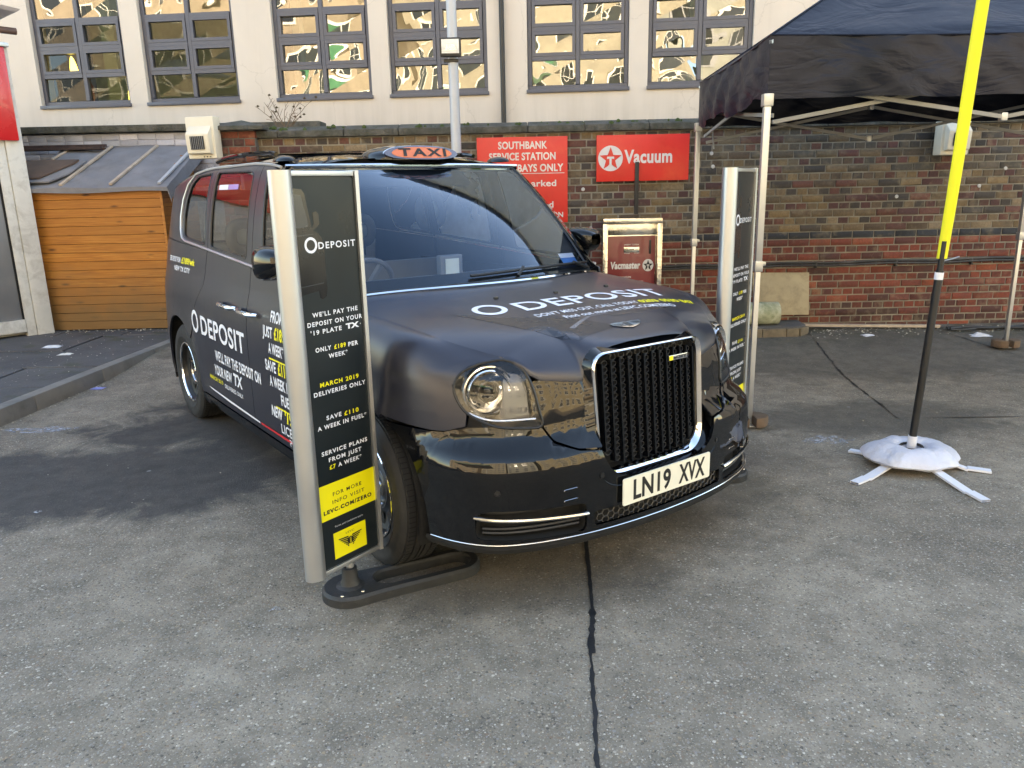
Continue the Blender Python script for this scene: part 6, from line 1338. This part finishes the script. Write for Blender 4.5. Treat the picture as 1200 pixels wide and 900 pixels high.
for i in range(50):
    t = i / 49; z = 1.22 + 2.3 * t; p = axis(z); wd = .26 * min(1, .35 + t * 2.0) * (1 - max(0, t - .8) * 3.5)
    rows.append([tuple(p + vd * (.015 + wd * w) + sdv * (.004 * math.sin(w * 8 + t * 5) * w)) for w in np.linspace(0, 1, 14)])
g.grid(rows); g.build('yellow_cloth', M_flag, flag, smooth=True)
# base: flat white legs and water ring bag
for a, l_ in ((math.atan2(3.97 - 4.28, 1.842 - 2.30), .55), (math.atan2(3.69 - 4.26, 2.40 - 2.30), .60), (math.atan2(4.11 - 4.28, 2.556 - 2.30) + .15, .42), (math.atan2(4.423 - 4.28, 2.14 - 2.30), .34)):
    d = Vector((math.cos(a), math.sin(a), 0)); n_ = Vector((-d.y, d.x, 0)); b = MB(); P = []
    for t, z in ((.02, .055), (.18, .05), (l_ - .12, .014), (l_ - .115, .020), (l_, .016)): P.append((t, z))
    b.grid([[tuple(d * t + n_ * s_ * .026 + Vector((0, 0, z))) for s_ in (-1, 1)] for t, z in P]); b.grid([[tuple(d * t + n_ * s_ * .026 + Vector((0, 0, max(0, z - .012)))) for s_ in (-1, 1)] for t, z in P])
    b.grid([[tuple(d * t - n_ * .026 + Vector((0, 0, zz_))) for zz_ in (z, max(0, z - .012))] for t, z in P]); b.grid([[tuple(d * t + n_ * .026 + Vector((0, 0, zz_))) for zz_ in (z, max(0, z - .012))] for t, z in P]); b.build('base_leg', M_whitepaint, flag)
g = MB(); rows = []; rr = random.Random(4); ph = [rr.uniform(0, 6) for _ in range(6)]
for i in range(64):
    a = 2 * math.pi * i / 64; row = []; R1 = .248 + .016 * math.sin(2 * a + ph[0]) + .010 * math.sin(5 * a + ph[1]) + .006 * abs(math.sin(4.5 * a + ph[2])) + .004 * math.sin(11 * a + 3 * math.sin(2 * a)); pk = .004 * math.sin(13 * a + 4 * math.sin(a * 2 + ph[3])) + .003 * math.sin(23 * a + ph[4])
    for k in range(17):
        t = math.pi * 2 * k / 16; rm = (.055 + R1) / 2; rw = (R1 - .055) / 2; r_ = rm + rw * math.cos(t); z = .085 + (.052 + pk * (.5 + .5 * math.cos(t))) * math.sin(t) * (1 - .35 * math.cos(t)) - .022 * max(0, math.cos(t)) + .005 * math.sin(5 * a + r_ * 30); row.append((r_ * math.cos(a) + base_c.x * .5, r_ * math.sin(a) + base_c.y * .2, max(.012, z)))
    rows.append(row)
g.grid(rows, closed_u=True); g.build('water_bag', M_bag, flag, smooth=True, sharp=180)
b = MB(); b.tube([(.06 * math.cos(a) - .01, .05 * math.sin(a) - .03, .118 + .004 * math.sin(a)) for a in np.linspace(0, 2 * math.pi, 20)[:-1]], .008, 6, closed=True); b.build('bag_collar', M_black, flag, smooth=True)

# ------------------------------------------------------------------ across the yard, seen mirrored in the windows and the paintwork
M_ob = brick_mat('orange stock brick', 'att')
def city(name, x0, x1, y, h, col, label, cat, nwx, nwz, trim=(.62, .6, .54)):
    e = empty(name, ((x0 + x1) / 2, y, 0)); tag(e, label, cat); cx_ = (x0 + x1) / 2
    b = MB(); b.box((0, -3, h / 2), (x1 - x0, 6, h)); b.build('wall', pm(name + label[:9], col, .9, 0, .22, .5, .4, 30, .02, dirt=tuple(c * .55 for c in col), dirt_amt=.3, dirt_scale=.6), e)
    wt = pm('white trim' + label[:9], trim, .6); dk = pm('dark opening' + label[:9], (.02, .022, .026), .2)
    for i in range(nwx):
        for j in range(nwz):
            x = x0 - cx_ + (x1 - x0) * (i + .5) / nwx; z = 1.9 + j * (h - 1.5) / nwz; ww, wh = (x1 - x0) / nwx * .42, (h - 1.5) / nwz * .55
            b = MB(); b.box((x, .02, z), (ww + .24, .10, wh + .3)); f = b.build('window', wt, e); b = MB(); b.box((x, .04, z), (ww, .09, wh)); b.build('pane', dk, f)
            b = MB(); b.box((x, .07, z), (.06, .08, wh)); b.box((x, .072, z), (ww, .07, .05)); b.build('glazing_cross', wt, f)
    b = MB(); b.box((0, -2.95, h + .12), (x1 - x0 + .3, 6.3, .24)); b.build('parapet', wt, e); return e
city('brick_building', -34, -13, -19, 16.5, (.29, .235, .17), 'sunlit orange brick block with white windows mirrored in the left windows', 'building', 6, 5)
city('brick_building', -12.5, 3.5, -21, 17.5, (.30, .265, .20), 'tall sunlit orange brick block with white windows mirrored in the middle windows', 'building', 6, 5)
city('rendered_building', 4, 14, -20, 16, (.30, .30, .26), 'sunlit cream rendered block mirrored in the middle right windows', 'building', 4, 5, (.3, .3, .3))
city('brick_building', 14.5, 38, -19, 16.5, (.31, .26, .17), 'long sunlit yellow brick block mirrored in the right hand windows', 'building', 8, 5)
# forecourt canopy with a green edge behind the photographer
fc = empty('forecourt_canopy', (-6.5, -7.5, 0)); tag(fc, 'flat filling station canopy with a green fascia, mirrored in the bumper', 'canopy')
b = MB(); b.box((0, 0, 4.9), (8, 6, .45)); b.build('canopy_deck', pm('white canopy soffit', (.7, .7, .68), .5), fc)
for c, d in (((0, 3.06, 4.9), (8.3, .1, .22)), ((0, -3.06, 4.9), (8.3, .1, .22)), ((4.08, 0, 4.9), (.1, 6, .22)), ((-4.08, 0, 4.9), (.1, 6, .22))): b = MB(); b.box(c, d); b.build('green_fascia', pm('green fascia', (.05, .20, .10), .4), fc)
for x in (-2.5, 2.5): b = MB(); b.lathe([(.12, 0), (.12, 4.7)], 16, Matrix.Translation((x, 0, 0))); b.build('column', M_postwhite, fc, smooth=True)
